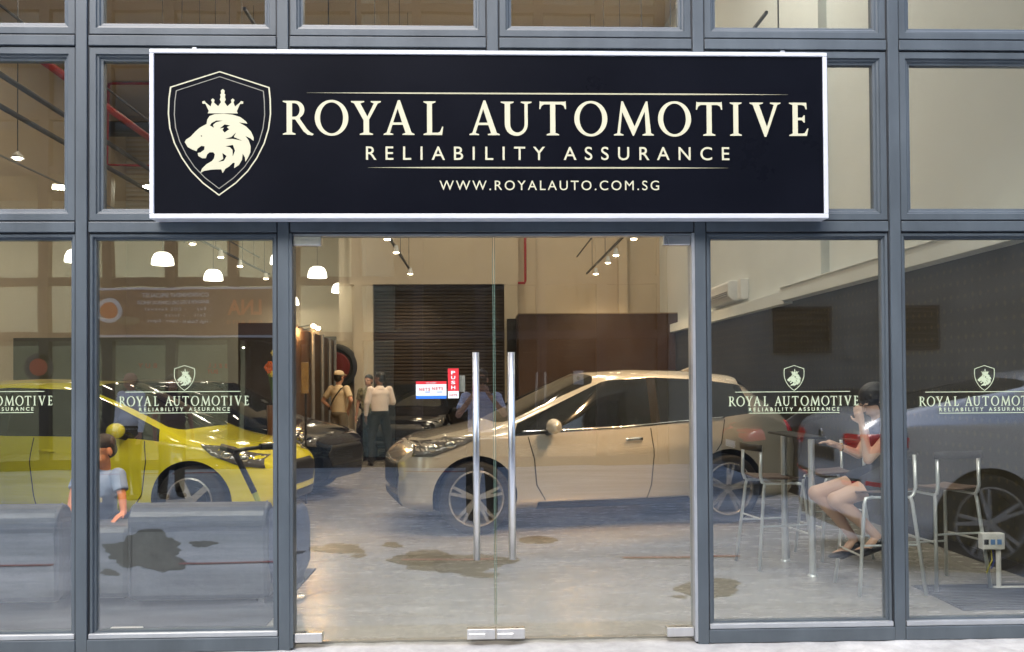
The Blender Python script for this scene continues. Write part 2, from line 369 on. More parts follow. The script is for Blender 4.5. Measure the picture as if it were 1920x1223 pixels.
CROWN = [(433,478),(440,462),(418,414),(398,412),(397,398),(412,394),(420,406),(452,432),(462,402),(455,388),(467,377),(479,388),(474,404),(502,430),(522,402),(513,385),(519,368),(515,350),(523,345),(520,325),(533,314),(546,325),(543,345),(551,350),(547,368),(553,385),(544,402),(564,430),(592,404),(587,388),(599,377),(611,388),(604,402),(614,432),(646,406),(654,394),(669,398),(668,412),(648,414),(626,462),(633,478)]
def shield(inset=0.0, k=1.0):
    pts = [(513,193),(845,300)]
    rt = [(853,380),(855,480),(842,580),(812,680),(762,780),(700,870),(620,950),(507,1033)]
    lt = [(400,952),(320,870),(258,780),(208,680),(178,580),(168,480),(172,380),(183,300)]
    pts += rt + lt
    cx, cy = 512, 560
    return [(cx+(x-cx)*(1-inset/340.0), cy+(y-cy)*(1-inset/420.0)) for x, y in pts]
def emblem(parent, ox, oz, k, m, m2, y, name='emblem', bold=False):
    T = lambda lp: [(ox+(x-512)*k, oz-(y_-613)*k) for x, y_ in lp]
    wd = 22 if bold else 9
    flat('shield_outline', [T(shield(0)), T(shield(wd))], m, parent, y)
    if not bold: flat('inner_shield_outline', [T(shield(40)), T(shield(46))], m2, parent, y)
    flat('lion_head', [T(LION)]+[T(c) for c in LION_CUTS], m, parent, y)
    flat('crown', [T(CROWN)], m, parent, y)

# ------------------------------------------------------------------ organic bodies
def blob(name, prims, voxel, m, parent=None, smooth=4):
    b = MB()
    for p in prims:
        if p[0] == 'c': # tapered limb
            _, p0, p1, r0, r1 = p; b.ell(p0, r0, nu=14, nv=8); b.ell(p1, r1, nu=14, nv=8); b.tube(p0, p1, r0, r1, n=16)
        elif p[0] == 't': # flat-ended tube
            _, p0, p1, r0, r1 = p; b.tube(p0, p1, r0, r1, n=18)
        else: b.ell(p[1], p[2], p[3] if len(p) > 3 else None, nu=20, nv=14)
    o = link(name, b.mesh(name), m, None)
    r = o.modifiers.new('r', 'REMESH'); r.mode = 'VOXEL'; r.voxel_size = voxel; r.use_smooth_shade = True
    s = o.modifiers.new('s', 'SMOOTH'); s.factor = 0.5; s.iterations = smooth
    me = evaluated(o); bpy.data.objects.remove(o)
    me.materials.clear(); me.materials.append(m)
    return link(name, me, None, parent, smooth=True)

# ------------------------------------------------------------------ the shopfront
MX = [-5.43, -4.34, -3.25, -2.165, -1.077, 0.075, 1.22, 2.322, 3.42]
TZ = [2.297, 3.318, 4.34]
HW = 0.030                         # half width of a mullion
GY = 0.050                         # front face of the glass
shop = thing('shopfront_building', 'slate grey aluminium and glass shopfront that fills the whole view, with glass double door', 'shopfront', (0,0,0))
for x in MX:
    z0 = 2.297+0.028 if abs(x-0.075) < 1e-6 else -0.02
    MB().box((x-HW, 0, z0), (x+HW, 0.13, 4.37)).build('mullion', slate, shop, bevel=0.003)
    for s in (-1, 1):              # dark gasket line beside each mullion
        MB().box((x+s*HW, 0.014, z0), (x+s*(HW+0.007), 0.12, 4.37)).build('gasket', slate_dark, shop)
for z in TZ:
    for a, b in zip(MX[:-1], MX[1:]):
        if z == TZ[0] and (a > -1.2 and b < 1.3):
            if a > 0: continue
            b = 1.22
        MB().box((a+HW+0.007, 0.004, z-0.028), (b-HW-0.007, 0.125, z+0.028)).build('transom', slate, shop, bevel=0.003)
        MB().box((a+HW+0.007, 0.018, z+0.028), (b-HW-0.007, 0.12, z+0.036)).build('gasket', slate_dark, shop)
        MB().box((a+HW+0.007, 0.018, z-0.036), (b-HW-0.007, 0.12, z-0.028)).build('gasket', slate_dark, shop)
def ring(b, x0, x1, z0, z1, wd, y0, y1):
    b.box((x0, y0, z0), (x1, y1, z0+wd)); b.box((x0, y0, z1-wd), (x1, y1, z1))
    b.box((x0, y0, z0+wd), (x0+wd, y1, z1-wd)); b.box((x1-wd, y0, z0+wd), (x1, y1, z1-wd)); return b
def mitred(x0, x1, z0, z1, prof):
    """a picture-frame moulding: prof = (inset, y) going inwards"""
    b = MB()
    k = len(b.v)
    for ins, y in prof:
        b.v += [(x0+ins, y, z0+ins), (x1-ins, y, z0+ins), (x1-ins, y, z1-ins), (x0+ins, y, z1-ins)]
    for i in range(len(prof)-1):
        for j in range(4):
            q = (j+1) % 4; b.f.append((k+i*4+j, k+i*4+q, k+(i+1)*4+q, k+(i+1)*4+j))
    return b
CASE = [(0, 0.10), (0, 0.016), (0.003, 0.012), (0.036, 0.012), (0.040, 0.022), (0.050, 0.024), (0.056, 0.034), (0.068, 0.036), (0.070, 0.075)]
for r in range(len(TZ)):
    z0 = TZ[r]+0.036; z1 = (TZ[r+1] if r+1 < len(TZ) else 2)-0.036
    if z1-z0 < 0.3: continue
    for a, b in zip(MX[:-1], MX[1:]):
        x0, x1 = a+HW+0.007, b-HW-0.007
        wdw = mitred(x0, x1, z0, z1, CASE).build('window', slate, shop)
        MB().box((x0+0.062, GY, z0+0.062), (x1-0.062, GY+0.010, z1-0.062)).build('pane', glass, wdw)
# fixed panes at street level
for a, b in zip(MX[:-1], MX[1:]):
    if a > -1.2 and b < 1.3: continue
    x0, x1 = a+HW+0.007, b-HW-0.007; z0, z1 = 0.072, 2.261
    wdw = mitred(x0, x1, z0, z1, [(0, 0.10), (0, 0.02), (0.004, 0.016), (0.016, 0.018), (0.020, 0.034), (0.030, 0.036), (0.032, 0.075)]).build('window', slate, shop)
    MB().box((x0+0.028, GY, z0+0.028), (x1-0.028, GY+0.012, z1-0.028)).build('pane', glass, wdw)
    MB().box((x0, 0.002, 0.066), (x1, 0.030, 0.094)).build('sill_lip', alu_lip, wdw, bevel=0.004)
    MB().box((a+HW+0.001, -0.004, -0.01), (b-HW-0.001, 0.12, 0.064)).build('bottom_rail', slate, shop, bevel=0.004)
MB().box((-1.077+HW+0.008, 0.03, 2.250), (1.22-HW-0.008, 0.10, 2.268)).build('door_header_track', alu_lip, shop)
for x, s in ((-1.077+HW, 1), (1.22-HW, -1)):
    MB().box((x, 0.004, 0.0), (x+s*0.016, 0.11, 2.26)).build('door_jamb', slate if s > 0 else alu_lip, shop)
# glass door leaves
DL, DR, DM = -1.077+HW+0.018, 1.22-HW-0.018, 0.073
for k, (x0, x1) in enumerate(((DL, DM-0.003), (DM+0.003, DR))):
    d = MB().box((x0, GY, 0.028), (x1, GY+0.012, 2.246)).build('glass_door', glass, shop)
    e = DM-0.003 if k == 0 else DM+0.003; s = -1 if k == 0 else 1
    MB().box((e, GY-0.0005, 0.10), (e+s*0.0035, GY+0.0125, 2.246)).build('door_edge', glass_edge, d)
    hx = at(893 if k == 0 else 960, 850, -0.01).x
    zt, zb = at(893, 661, -0.01).z, at(893, 1050, -0.01).z
    h = MB().tube((hx, -0.01, zb), (hx, -0.01, zt), 0.0185, n=20).build('door_handle', alu, d, smooth=False)
    h.data.polygons.foreach_set('use_smooth', [len(p.vertices) == 4 for p in h.data.polygons])
    for z in (zb+0.16, zt-0.16): MB().tube((hx, -0.01, z), (hx, GY, z), 0.010).build('handle_stud', alu, d)
    hb = MB().tube((hx, GY+0.085, zb+.02), (hx, GY+0.085, zt-.02), 0.016, n=16).build('inner_handle', alu, d, smooth=True)
    ox = DL if k == 0 else DR; s = 1 if k == 0 else -1
    MB().box((ox, 0.028, 2.198), (ox+s*0.152, 0.082, 2.249)).build('patch_fitting', alu, d, bevel=0.003)
    MB().box((ox, 0.026, 0.022), (ox+s*0.150, 0.084, 0.072)).build('patch_fitting', alu, d, bevel=0.003)
    MB().box((e-s*0.0, 0.026, 0.024), (e-s*0.156, 0.084, 0.080)).build('patch_fitting', alu, d, bevel=0.003)
    lk = e+ (-0.10 if k == 0 else 0.05)
    MB().box((lk-0.045, 0.014, 0.030), (lk+0.045, 0.026, 0.056)).build('lock_cover', alu, d, bevel=0.003)
# solid piers that close the front
pier_m = mat('pier_paint', (0.42, 0.42, 0.41), 0.8, var=0.08, vscale=1.5)
MB().box((3.97, 0.0, -0.15), (4.9, 0.3, 9.4)).build('pier', pier_m, shop)
MB().box((3.42+HW, 0.02, -0.02), (3.97, 0.12, 4.37)).build('infill_panel', slate, shop)
MB().box((-6.4, 0.0, -0.15), (-5.46, 0.3, 9.4)).build('pier', pier_m, shop)
MB().box((-5.46, 0.0, 4.372), (3.97, 0.3, 9.4)).build('daylight_blocking_wall', pier_m, shop)  # unseen solid front, added to keep daylight out of the showroom
# cement plinth: uneven front edge
bm = bmesh.new(); bmesh.ops.create_grid(bm, x_segments=160, y_segments=8, size=1)
for v in bm.verts:
    x = -6.4+ (v.co.x+1)/2*11.3; t = (v.co.y+1)/2; y = -0.42+t*0.80
    z = -0.012 + (rng.uniform(-1, 1)*0.004 if 0 < t < 1 else 0)
    if y < -0.05: z += 0.002*math.sin(x*9)+rng.uniform(-.003, .003)
    if t == 0: y += rng.uniform(-.012, .012); z -= 0.01
    v.co = (x, y, z)
ret = bmesh.ops.extrude_face_region(bm, geom=bm.faces[:])
for v in [g for g in ret['geom'] if isinstance(g, bmesh.types.BMVert)]: v.co.z = -0.30
bmesh.ops.recalc_face_normals(bm, faces=bm.faces)
me = bpy.data.meshes.new('plinth'); bm.to_mesh(me); bm.free(); link('plinth', me, plinth_m, shop)

# ------------------------------------------------------------------ the sign board
SY = -0.115
sb = thing('sign_board', 'long black shop sign ROYAL AUTOMOTIVE with cream lion emblem in a white frame', 'sign', (0,0,0))
X0, X1 = at(280, 250, SY).x, at(1552, 250, SY).x; Z1, Z0 = at(900, 95.5, SY).z, at(900, 410, SY).z
MB().box((X0+0.02, SY+0.006, Z0+0.02), (X1-0.02, -0.02, Z1-0.02)).build('sign_panel', sign_black, sb)
for za, zb_ in ((Z0, Z0+0.026), (Z1-0.022, Z1)): MB().box((X0, SY-0.004, za), (X1, -0.012, zb_)).build('frame_rail', white_frame, sb, bevel=0.004)
for xa in (X0, X1-0.024): MB().box((xa, SY-0.0035, Z0+0.026), (xa+0.024, -0.012, Z1-0.022)).build('frame_stile', white_frame, sb, bevel=0.004)
for px in (362, 1470):
    p = at(px, 92, SY); MB().box((p.x-0.012, SY+0.02, Z1), (p.x+0.012, 0.0, Z1+0.018)).build('bracket', alu_lip, sb, bevel=0.002)
S = lambda px, py: at(px, py, SY)
PY = SY+0.004
W1 = [('R',530,588),('O',590,653),('Y',658,714),('A',719,777),('L',794,831)]
W2 = [('A',880,937),('U',939,997),('T',1011,1062),('O',1077,1139),('M',1151,1226),('O',1234,1296),('T',1305,1355),('I',1369,1391),('V',1406,1464),('E',1480,1516)]
zc = (S(530, 250).z + S(1480, 257).z)/2; hc = ((S(530,187).z-S(530,250).z)+(S(1480,194).z-S(1480,257).z))/2
for nm, wd in (('lettering', W1), ('lettering', W2)):
    split_letters(serif_word(nm, [(g, S(a, 220).x, S(b, 220).x) for g, a, b in wd], lambda x: zc, lambda x: hc, cream, sb, PY))
def two(px0, px1, yb0, yt0, yb1, yt1): # base z and height averaged over the two ends
    return (S(px0, yb0).z+S(px1, yb1).z)/2, ((S(px0, yt0).z-S(px0, yb0).z)+(S(px1, yt1).z-S(px1, yb1).z))/2
z, h = two(686, 1368, 298, 273, 302, 277)
split_letters(sans('lettering', 'RELIABILITY', S(686, 290).x, S(1022, 290).x, z, h, cream, sb, PY, bold=0.004))
split_letters(sans('lettering', 'ASSURANCE', S(1057, 290).x, S(1368, 290).x, z, h, cream, sb, PY, bold=0.004))
z, h = two(824, 1236, 356, 338, 357, 339)
split_letters(sans('lettering', 'WWW.ROYALAUTO.COM.SG', S(824, 345).x, S(1236, 345).x, z, h, cream, sb, PY, bold=0.0))
def taper(px0, px1, py0, py1, th):
    a, b = S(px0, py0), S(px1, py1); z = (a.z+b.z)/2; n = 24; up, dn = [], []
    for i in range(n+1):
        t = i/n; x = a.x+(b.x-a.x)*t; e = min(1, t*5, (1-t)*5); up.append((x, z+th*e/2+0.0002)); dn.append((x, z-th*e/2-0.0002))
    return up+dn[::-1]
flat('rule_line', [taper(575, 1478, 172, 179, 0.0075)], cream_line, sb, PY)
flat('rule_line', [taper(690, 1365, 313, 316, 0.0075)], cream_line, sb, PY)
k = (S(413, 133).z-S(413, 367).z)/(1033-193)
c = (S(411.5, 250))
emblem(sb, c.x, c.z, k, cream, cream_dim, PY)

# ------------------------------------------------------------------ decals on the glass
DYG = GY-0.0015
def decal(cx, label):
    d = thing('window_decal', label, 'decal', (0, 0, 0), group='lion crest logo decals on the shop windows')
    A = lambda px, py: at(px, py, DYG)
    k = (A(cx, 685).z-A(cx, 733).z)/(1033-193); c = A(cx, 709)
    emblem(d, c.x, c.z, k, decal_m, decal_m, DYG, bold=True)
    sc = 244/988.0; ww = 244; L = cx-123
    zb, hh = A(cx, 761).z, A(cx, 741).z-A(cx, 761).z-0.006
    for wd in (W1, W2):
        serif_word('lettering', [(g, A(L+(a-530)*sc*1.0, 750).x, A(L+(b-530)*sc, 750).x) for g, a, b in wd], lambda x: zb, lambda x: hh, decal_m, d, DYG)
    zb = A(cx, 771).z; hh = A(cx, 764).z-A(cx, 771).z
    sans('lettering', 'RELIABILITY', A(L+38, 767).x, A(L+121, 767).x, zb, hh, decal_m, d, DYG, bold=0.02)
    sans('lettering', 'ASSURANCE', A(L+131, 767).x, A(L+208, 767).x, zb, hh, decal_m, d, DYG, bold=0.02)
    for (a, b, py) in ((L+12, L+228, 735.5), (L+38, L+208, 775)):
        p, q = A(a, py), A(b, py); flat('rule_line', [[(p.x, p.z-.002), (q.x, p.z-.002), (q.x, p.z+.002), (p.x, p.z+.002)]], decal_m, d, DYG)
decal(1489, 'cream lion crest decal on the window right of the glass door')
decal(346, 'cream lion crest decal on the window left of the glass door')
decal(1846, 'cream lion crest decal on the far right window')
decal(-22, 'cream lion crest decal cut off at the left picture edge')

def card(name, label, cat, px0, px1, py0, py1, bands, y=DYG):
    t = thing(name, label, cat)
    a, b = at(px0, py1, y), at(px1, py0, y); H = b.z-a.z
    red = mat('sticker_red', (0.55, 0.02, 0.03), 0.45); blue = mat('sticker_blue', (0.03, 0.16, 0.62), 0.45); wht = mat('sticker_white', (0.62, 0.68, 0.68), 0.5)
    M = {'r': red, 'b': blue, 'w': wht}
    nm = {'r': 'red_band', 'b': 'blue_band', 'w': 'white_band'}
    for c, z0, z1 in bands:
        MB().box((a.x, y-0.0008, a.z+H*z0), (b.x, y+0.0012, a.z+H*z1)).build(nm[c], M[c], t)
    return t, a, b, H, M
t, a, b, H, M = card('payment_card_sticker', 'red white and blue payment sticker on the left door leaf', 'sticker', 780, 837, 715, 748, [('b',0,.17),('w',.17,.83),('r',.83,1)])
W = b.x-a.x
sans('lettering', 'WE ACCEPT', a.x+W*.33, a.x+W*.67, a.z+H*.87, H*.08, M['w'], t, DYG-.002)
for q in (0, 1):
    sans('lettering', 'NETS', a.x+W*(.10+.43*q), a.x+W*(.46+.43*q), a.z+H*(.46+.04*q), H*.17, M['r'], t, DYG-.002, bold=0.01)
    MB().box((a.x+W*(.30+.38*q), DYG-.0022, a.z+H*(.37)), (a.x+W*(.46+.4*q), DYG-.001, a.z+H*.40)).build('underline', M['b'], t)
t, a, b, H, M = card('push_sticker', 'narrow red PUSH sticker beside the left door handle', 'sticker', 840, 860, 691, 747, [('w',0,.24),('r',.24,1)])
W = b.x-a.x
for i, ch in enumerate('PUSH'):
    o = sans('lettering', ch, a.x+W*.30, a.x+W*.68, a.z+H*(.80-i*.165), H*.115, M['w'], t, DYG-.002, bold=0.03)
sans('lettering', 'NETS', a.x+W*.15, a.x+W*.85, a.z+H*.07, H*.07, M['r'], t, DYG-.002)
MB().box((at(861, 735, 0.07).x, 0.066, at(861, 735, .07).z), (at(872, 705, .07).x, 0.068, at(861, 704, .07).z)).build('x', mat('grey_notice', (.3, .3, .29), .6))
bpy.data.objects['x'].name = 'notice_sheet'; tag(bpy.data.objects['notice_sheet'], 'small grey notice behind the glass next to the PUSH sticker', 'notice')

# ------------------------------------------------------------------ the room inside
def sbox(name, a, b, m, bevel=0.0): return struct(MB().box(a, b).build(name, m, bevel=bevel))
XL, XR, YB, YB2, ZC = -10.0, 3.97, 15.0, 21.0, 9.0
MB_ = MB
sbox('floor', (XL, 0.125, -0.30), (XR, YB2, 0.0), floor_in)
sbox('ceiling', (XL, 0.3, ZC), (XR, YB2, ZC+0.2), ceil_m)
sbox('wall_left', (XL-0.2, 0.3, 0), (XL, YB2, ZC), wall_cream)
sbox('wall_right', (XR, 0.3, 0), (XR+0.25, YB2, ZC), wall_white)
sbox('back_wall_left', (XL, YB2, 0), (-2.9, YB2+0.2, ZC), wall_cream)
sbox('back_wall', (-2.9, YB, 0), (XR, YB+0.2, ZC), wall_cream)
sbox('return_wall', (-3.1, YB, 0), (-2.9, YB2, ZC), wall_cream)
# bulkhead over the roller shutter
zl = at(820, 533, YB-0.25).z
sbox('bulkhead', (at(655, 500, YB-.25).x, YB-0.25, zl), (at(972, 500, YB-.25).x, YB, 8.0), wall_cream)
col_m = mat('column_paint', (0.50, 0.43, 0.32), 0.7, var=0.06, vscale=1.0)
sbox('pillar_right', (at(946, 600, YB-.3).x, YB-0.3, 0), (at(971, 600, YB-.3).x, YB-0.02, zl-0.004), col_m)
sbox('pillar_left', (at(664, 600, YB-.3).x, YB-0.3, 0), (at(699, 600, YB-.3).x, YB-0.02, zl-0.004), col_m)
# wall cladding lines and pilasters
sbox('pilaster', (at(1160, 500, YB-.2).x, YB-0.2, 0), (at(1176, 500, YB-.2).x, YB, ZC), wall_cream)
rib = MB(); z = 6.2
while z < ZC-0.1:
    rib.box((XL+0.02, YB2-0.05, z), (-3.12, YB2, z+0.06)); z += 0.13
stuff(rib.build('wall_ribs', mat('ribbed_cladding', (0.62, 0.56, 0.46), 0.6, var=0.05, vscale=.8), None))
# roller shutter, slat by slat
rs = thing('roller_shutter', 'dark brown closed roller shutter in the back wall behind the men', 'roller shutter', (0, YB-0.1, 0))
xs0, xs1 = at(700, 600, YB-.12).x, at(945, 600, YB-.12).x
sl_m = mat('shutter_bronze', (0.055, 0.040, 0.030), 0.38, metal=0.4, var=0.15, vscale=2)
sm = MB().prism([(xs0, 0), (xs1, 0), (xs1, 0.070), (xs0, 0.070)], -0.012, 0.008)
sv = MB(); sv.v = [(xs0,-.004,0),(xs1,-.004,0),(xs0,-.022,.018),(xs1,-.022,.018),(xs0,-.022,.052),(xs1,-.022,.052),(xs0,-.004,.070),(xs1,-.004,.070)]
sv.f = [(0,1,3,2),(2,3,5,4),(4,5,7,6)]
sme = sv.mesh('slat'); sme.materials.append(sl_m); z = 0.02
while z+0.075 < zl:
    o = link('slat', sme, None, rs, loc=(0, 0, z)); z += 0.075
for x in (xs0, xs1): MB().box((x-0.03, -0.05, 0), (x+0.03, 0.05, zl-0.005)).build('guide_rail', sl_m, rs)
MB().box((xs0+.03, 0.0, 0), (xs1-.03, 0.008, zl-0.005)).build('backing', sl_m, rs)
# wallpapered room block at the back
by = at(1278, 588, 13.2)
bx0, bx1, bz = at(973, 700, 13.2).x, at(1278, 700, 13.2).x, by.z
blk = thing('wallpapered_partition', 'dark brown wallpapered room block at the back right behind the silver car', 'partition', (0, 0, 0))
b = MB(); b.box((bx0, 13.2, 0), (bx1, YB-.02, bz)); b.build('front_panel', paper_brown, blk, bevel=.01)
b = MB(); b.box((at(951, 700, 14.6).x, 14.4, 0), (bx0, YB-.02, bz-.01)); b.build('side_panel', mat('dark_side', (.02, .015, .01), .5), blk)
MB().box((bx0-.01, 13.19, bz), (bx1+.01, YB-.02, bz+.02)).build('top_cap', mat('cap_trim', (.30, .22, .13), .5), blk)
# right wall: dark wallpaper below a white ledge
rw = thing('wallpapered_wainscot', 'dark gold dotted wallpaper covering the lower right side wall', 'wall panel', (0, 0, 0))
zb_ = 2.42
MB().box((XR-0.05, 0.32, 0.0), (XR, 13.2, zb_)).build('wallpaper_panel', paper, rw)
MB().box((XR-0.065, 0.32, 0.0), (XR-0.05, 13.2, 0.09)).build('skirting', black, rw)
lg = thing('wall_ledge', 'long white boxed ledge running above the dark wallpaper', 'ledge', (0,0,0))
MB().box((XR-0.20, 0.32, zb_), (XR, 6.3, zb_+0.16)).build('beam', wall_white, lg, bevel=.004)
MB().box((XR-0.215, 0.32, zb_+0.16), (XR, 6.3, zb_+0.175)).build('cap', wall_white, lg, bevel=.003)
MB().box((XR-0.16, 6.3, zb_-0.03), (XR, 13.2, zb_+0.13)).build('beam', wall_white, lg, bevel=.004)
sbox('wall_pilaster', (XR-0.10, 5.2, zb_+.18), (XR, 6.0, ZC), wall_white)
# left partition with lit panels
pa, pb = Vector((-2.74, 8.3, 0)), Vector((-3.14, 14.75, 0))
lp = thing('dark_partition', 'low dark brown display partition left of the shutter with glowing downlit panels', 'partition', (0,0,0))
d = (pb-pa).normalized(); n_ = Vector((-d.y, d.x, 0)); hz = 2.3
def wallseg(p, q, z0, z1, th, m, name, parent):
    dd = (q-p).normalized(); nn = Vector((-dd.y, dd.x, 0))*th
    b = MB(); pts = [p, q, q+nn, p+nn]
    b.v = [(v.x, v.y, z0) for v in pts]+[(v.x, v.y, z1) for v in pts]
    b.f = [(0,3,2,1),(4,5,6,7),(0,1,5,4),(1,2,6,5),(2,3,7,6),(3,0,4,7)]
    return b.build(name, m, parent)
wallseg(pa, pb, 0, hz, 0.12, paper_brown, 'partition_board', lp)
wallseg(pa+Vector((-.75, -.1, 0)), pa+Vector((0.0, -.0, 0)), 0, hz, 0.10, mat('dark_end', (.045, .028, .016), .45, var=.2), 'end_board', lp)
for t in (0.30, 0.52, 0.72, 0.88):
    p = pa+(pb-pa)*t - n_*0.06
    MB().tube(tuple(p+Vector((0,0,0))), tuple(p+Vector((0,0,hz))), 0.035).build('post', mat('grey_post', (.3, .3, .3), .4, metal=.5), lp)
dim = sbox('low_back_partition', (XL, 14.8, 0), (-3.15, 14.95, 2.42), mat('grey_green_board', (0.12, 0.125, 0.105), 0.6, var=.1, vscale=.6))
for i, (px, yy) in enumerate(((574, 8.9), (584, 9.5))):
    q = at(px, 629, yy); X_ = pa.x+(pb.x-pa.x)*(yy-pa.y)/(pb.y-pa.y)
    pl_ = thing('picture_lamp', ['small warm lamp arm on the dark partition, the left of two', 'small warm lamp arm on the dark partition, the right of two'][i], 'lamp', (0,0,0), group='small warm lamps on the dark partition')
    MB().tube((X_, yy, 2.27), (X_+.22, yy-.02, 2.31), .008).build('arm', black, pl_)
    MB().ell((X_+.24, yy-.02, 2.29), (.04, .04, .03), None, 12, 8).build('bulb', bulb_on, pl_, smooth=True)
    point_lamp('picture_light', (X_+.22, yy-.02, 2.22), 4, (1, .50, .16), .05)
# framed gold panels, flowers
fp = tag(MB().box((at(566, 738, 5.9).x, 5.86, at(566, 738, 5.9).z), (at(579, 680, 5.9).x, 5.9, at(566, 680, 5.9).z)).build('framed_panel', mat('gold_panel', (.30, .19, .07), .4, var=.3, vscale=30), bevel=.006), 'narrow gold framed panel standing left of the capped man', 'framed panel')
MB().tube((at(573, 738, 5.88).x, 5.88, 0), (at(573, 738, 5.88).x, 5.88, at(573, 738, 5.88).z), 0.012).build('stand_pole', black, fp)
fl_ = thing('flower_spray', 'orange and yellow flower spray by the left door jamb', 'flowers', (0, 0, 0))
orange = mat('petal_orange', (.55, .12, .02), .6); yel = mat('petal_yellow', (.5, .42, .05), .6); grn = mat('stem_green', (.05, .12, .03), .6)
base = at(512, 760, 5.6)
MB().tube((base.x, base.y, 0), tuple(base), 0.05, 0.07).build('vase', mat('vase_brown', (.1, .05, .03), .3), fl_, smooth=True)
for i in range(14):
    p = at(rng.uniform(500, 548), rng.uniform(655, 712), 5.6+rng.uniform(-.1, .1))
    MB().path([tuple(base), ((base.x+p.x)/2, p.y, (base.z+p.z)/2+.02), tuple(p)], 0.004, 5).build('stem', grn, fl_)
    bb = MB()
    for j in range(6):
        a = j*math.pi/3; bb.ell((p.x+.022*math.cos(a), p.y, p.z+.022*math.sin(a)), (.018, .008, .014), Matrix.Rotation(-a, 3, 'Y'), 6, 4)
    bb.build('bloom', orange if i % 3 else yel, fl_, smooth=True)
q = at(513, 706, 8.0)
tag(MB().box((q.x-.04, 8.18, q.z-.06), (q.x+.045, 8.19, q.z+.065)).build('wall_notice', mat('pale_paper', (.5,.5,.47), .6)), 'small white notice on the dark board left of the door mullion', 'notice')
# pipes, tray and conduits under the ceiling
def pipe(name, label, cat, pts, r, m, group=None):
    return tag(MB().path(pts, r, 10).build(name, m, smooth=True), label, cat, group)
gm = mat('galvanised_steel', (.30, .31, .31), .4, metal=.6); dk = mat('conduit_dark', (.06, .065, .075), .5)
pipe('sprinkler_pipe', 'thick red sprinkler pipe running away at upper left', 'pipe', [(-7.3, 6, 6.85), (-7.3, 20.6, 6.85)], 0.07, red_pipe)
p = at(203, 158, 18); pipe('branch_pipe', 'thin red branch pipe with an elbow at upper left', 'pipe', [(-7.3, 18, 6.85), (p.x-.03, 18, 6.9), (p.x, 18, p.z-.1), (p.x+.02, 18, p.z), (p.x+.12, 18, p.z+.02), (at(300, 158, 18).x, 18, p.z+.02)], 0.035, red_pipe)
for i, (X, Z, r, mm) in enumerate(((-7.9, 6.55, .05, dk), (-8.0, 6.08, .05, dk), (-7.4, 7.3, .022, dk), (-8.3, 5.4, .02, gm))):
    pipe('conduit', ['upper thick dark conduit running away at the upper left', 'lower thick dark conduit running away at the upper left', 'thin dark conduit above the other pipes at upper left', 'thin grey conduit below the other pipes at upper left'][i], 'conduit', [(X, 3, Z), (X, 20.8, Z)], r, mm)
p0, p1 = at(188, 252, 19.5), at(330, 232, 19.5)
tr = MB(); tr.box((p0.x, 19.3, p0.z), (p1.x+6, 19.34, p1.z)); tr.box((p0.x, 19.7, p0.z), (p1.x+6, 19.74, p1.z)); tr.box((p0.x, 19.34, p0.z), (p1.x+6, 19.7, p0.z+.02))
tag(tr.build('cable_tray', dk, None), 'dark grey cable tray crossing high up behind the left window', 'cable tray')
pa_, pb_ = at(985, 300, YB-.30), at(985, 531, YB-.30)
pipe('riser_pipe', 'thin red pipe with an elbow dropping down right of the shutter', 'pipe', [(pa_.x, YB-.32, 8.9), (pb_.x, YB-.32, pb_.z+.05), (pb_.x-.02, YB-.32, pb_.z), (at(971, 532, YB-.3).x, YB-.32, pb_.z)], 0.028, red_pipe)
# track lights
spots = []
added_fill_spots = []
def track(label, X, Z, y0, y1, lamps, ang, near_ones=True):
    t = thing('light_track', label, 'light track', (0, 0, 0), group='hanging light tracks')
    MB().box((X-.018, y0, Z+.13), (X+.018, y1, Z+.16)).build('rail', dk, t)
    for k in range(7):
        y = y0+(y1-y0)*(k+.5)/7; MB().tube((X, y, Z+.16), (X, y, ZC), 0.006, n=5).build('suspension_wire', dk, t)
    MB().box((X-.22, y0+.6, Z+.5), (X-.20, y1, Z+.52)).build('side_rail', dk, t)
    for yy, near in [(EYE.y + 1705*(Z-1.45)/(712-py), False) for px, py in lamps]+([(1.3, True), (2.2, True), (3.4, True)] if near_ones else []):  # near heads are unseen, added to brighten the cars and the boy
        c = Vector((X+.05, yy, Z))
        l = thing('x', 'x', 'x', tuple(c)); l.parent = t; l.name = 'spot_head'; del l['label']; del l['category']
        MB().tube((0, 0, 0.0), (0, 0, .12), 0.055, 0.028, n=12).build('lamp_can', white_pl, l, smooth=False)
        MB().ell((0, 0, -.004), (.05, .05, .014), None, 12, 6).build('bulb', bulb_on, l, smooth=True)
        (added_fill_spots if near else spots).append((c, ang))
track('left hanging light track with three lit spotlights above the shutter', -1.46, 3.6, 0.9, 14.6, [(723,447),(737,472),(757,512)], 0)
track('right hanging light track with four lit spotlights above the partition', 2.30, 3.6, 0.9, 14.6, [(1187,447),(1152,478),(1139,492),(1116,513)], 1)
track('far left hanging light track with four small lit spotlights', -4.52, 3.6, 8.5, 14.6, [(365,455),(411,480),(449,497),(492,520)], 0, False)
for i, (c, a) in enumerate(spots):
    point_lamp('spot_lamp', (c.x, c.y, c.z-.06), 30, (1, .72, .45), 0.06, spot=R(120), target=(c.x+(0.3 if a else -.3), c.y+1.2, 0))
for i, (c, a) in enumerate(added_fill_spots):
    tgt = ((.1, 4.0, .9), (.6, 4.0, .8), (1.6, 4.4, .9))[i % 3] if a else ((-2.6, 1.35, .8), (-2.3, 3.4, .9), (-2.0, 6.4, .6))[i % 3]
    point_lamp('added_fill_lamp', (c.x, c.y, c.z-.06), 110 if a else 55, (1, .62, .32), 0.05, spot=R(55), target=tgt)
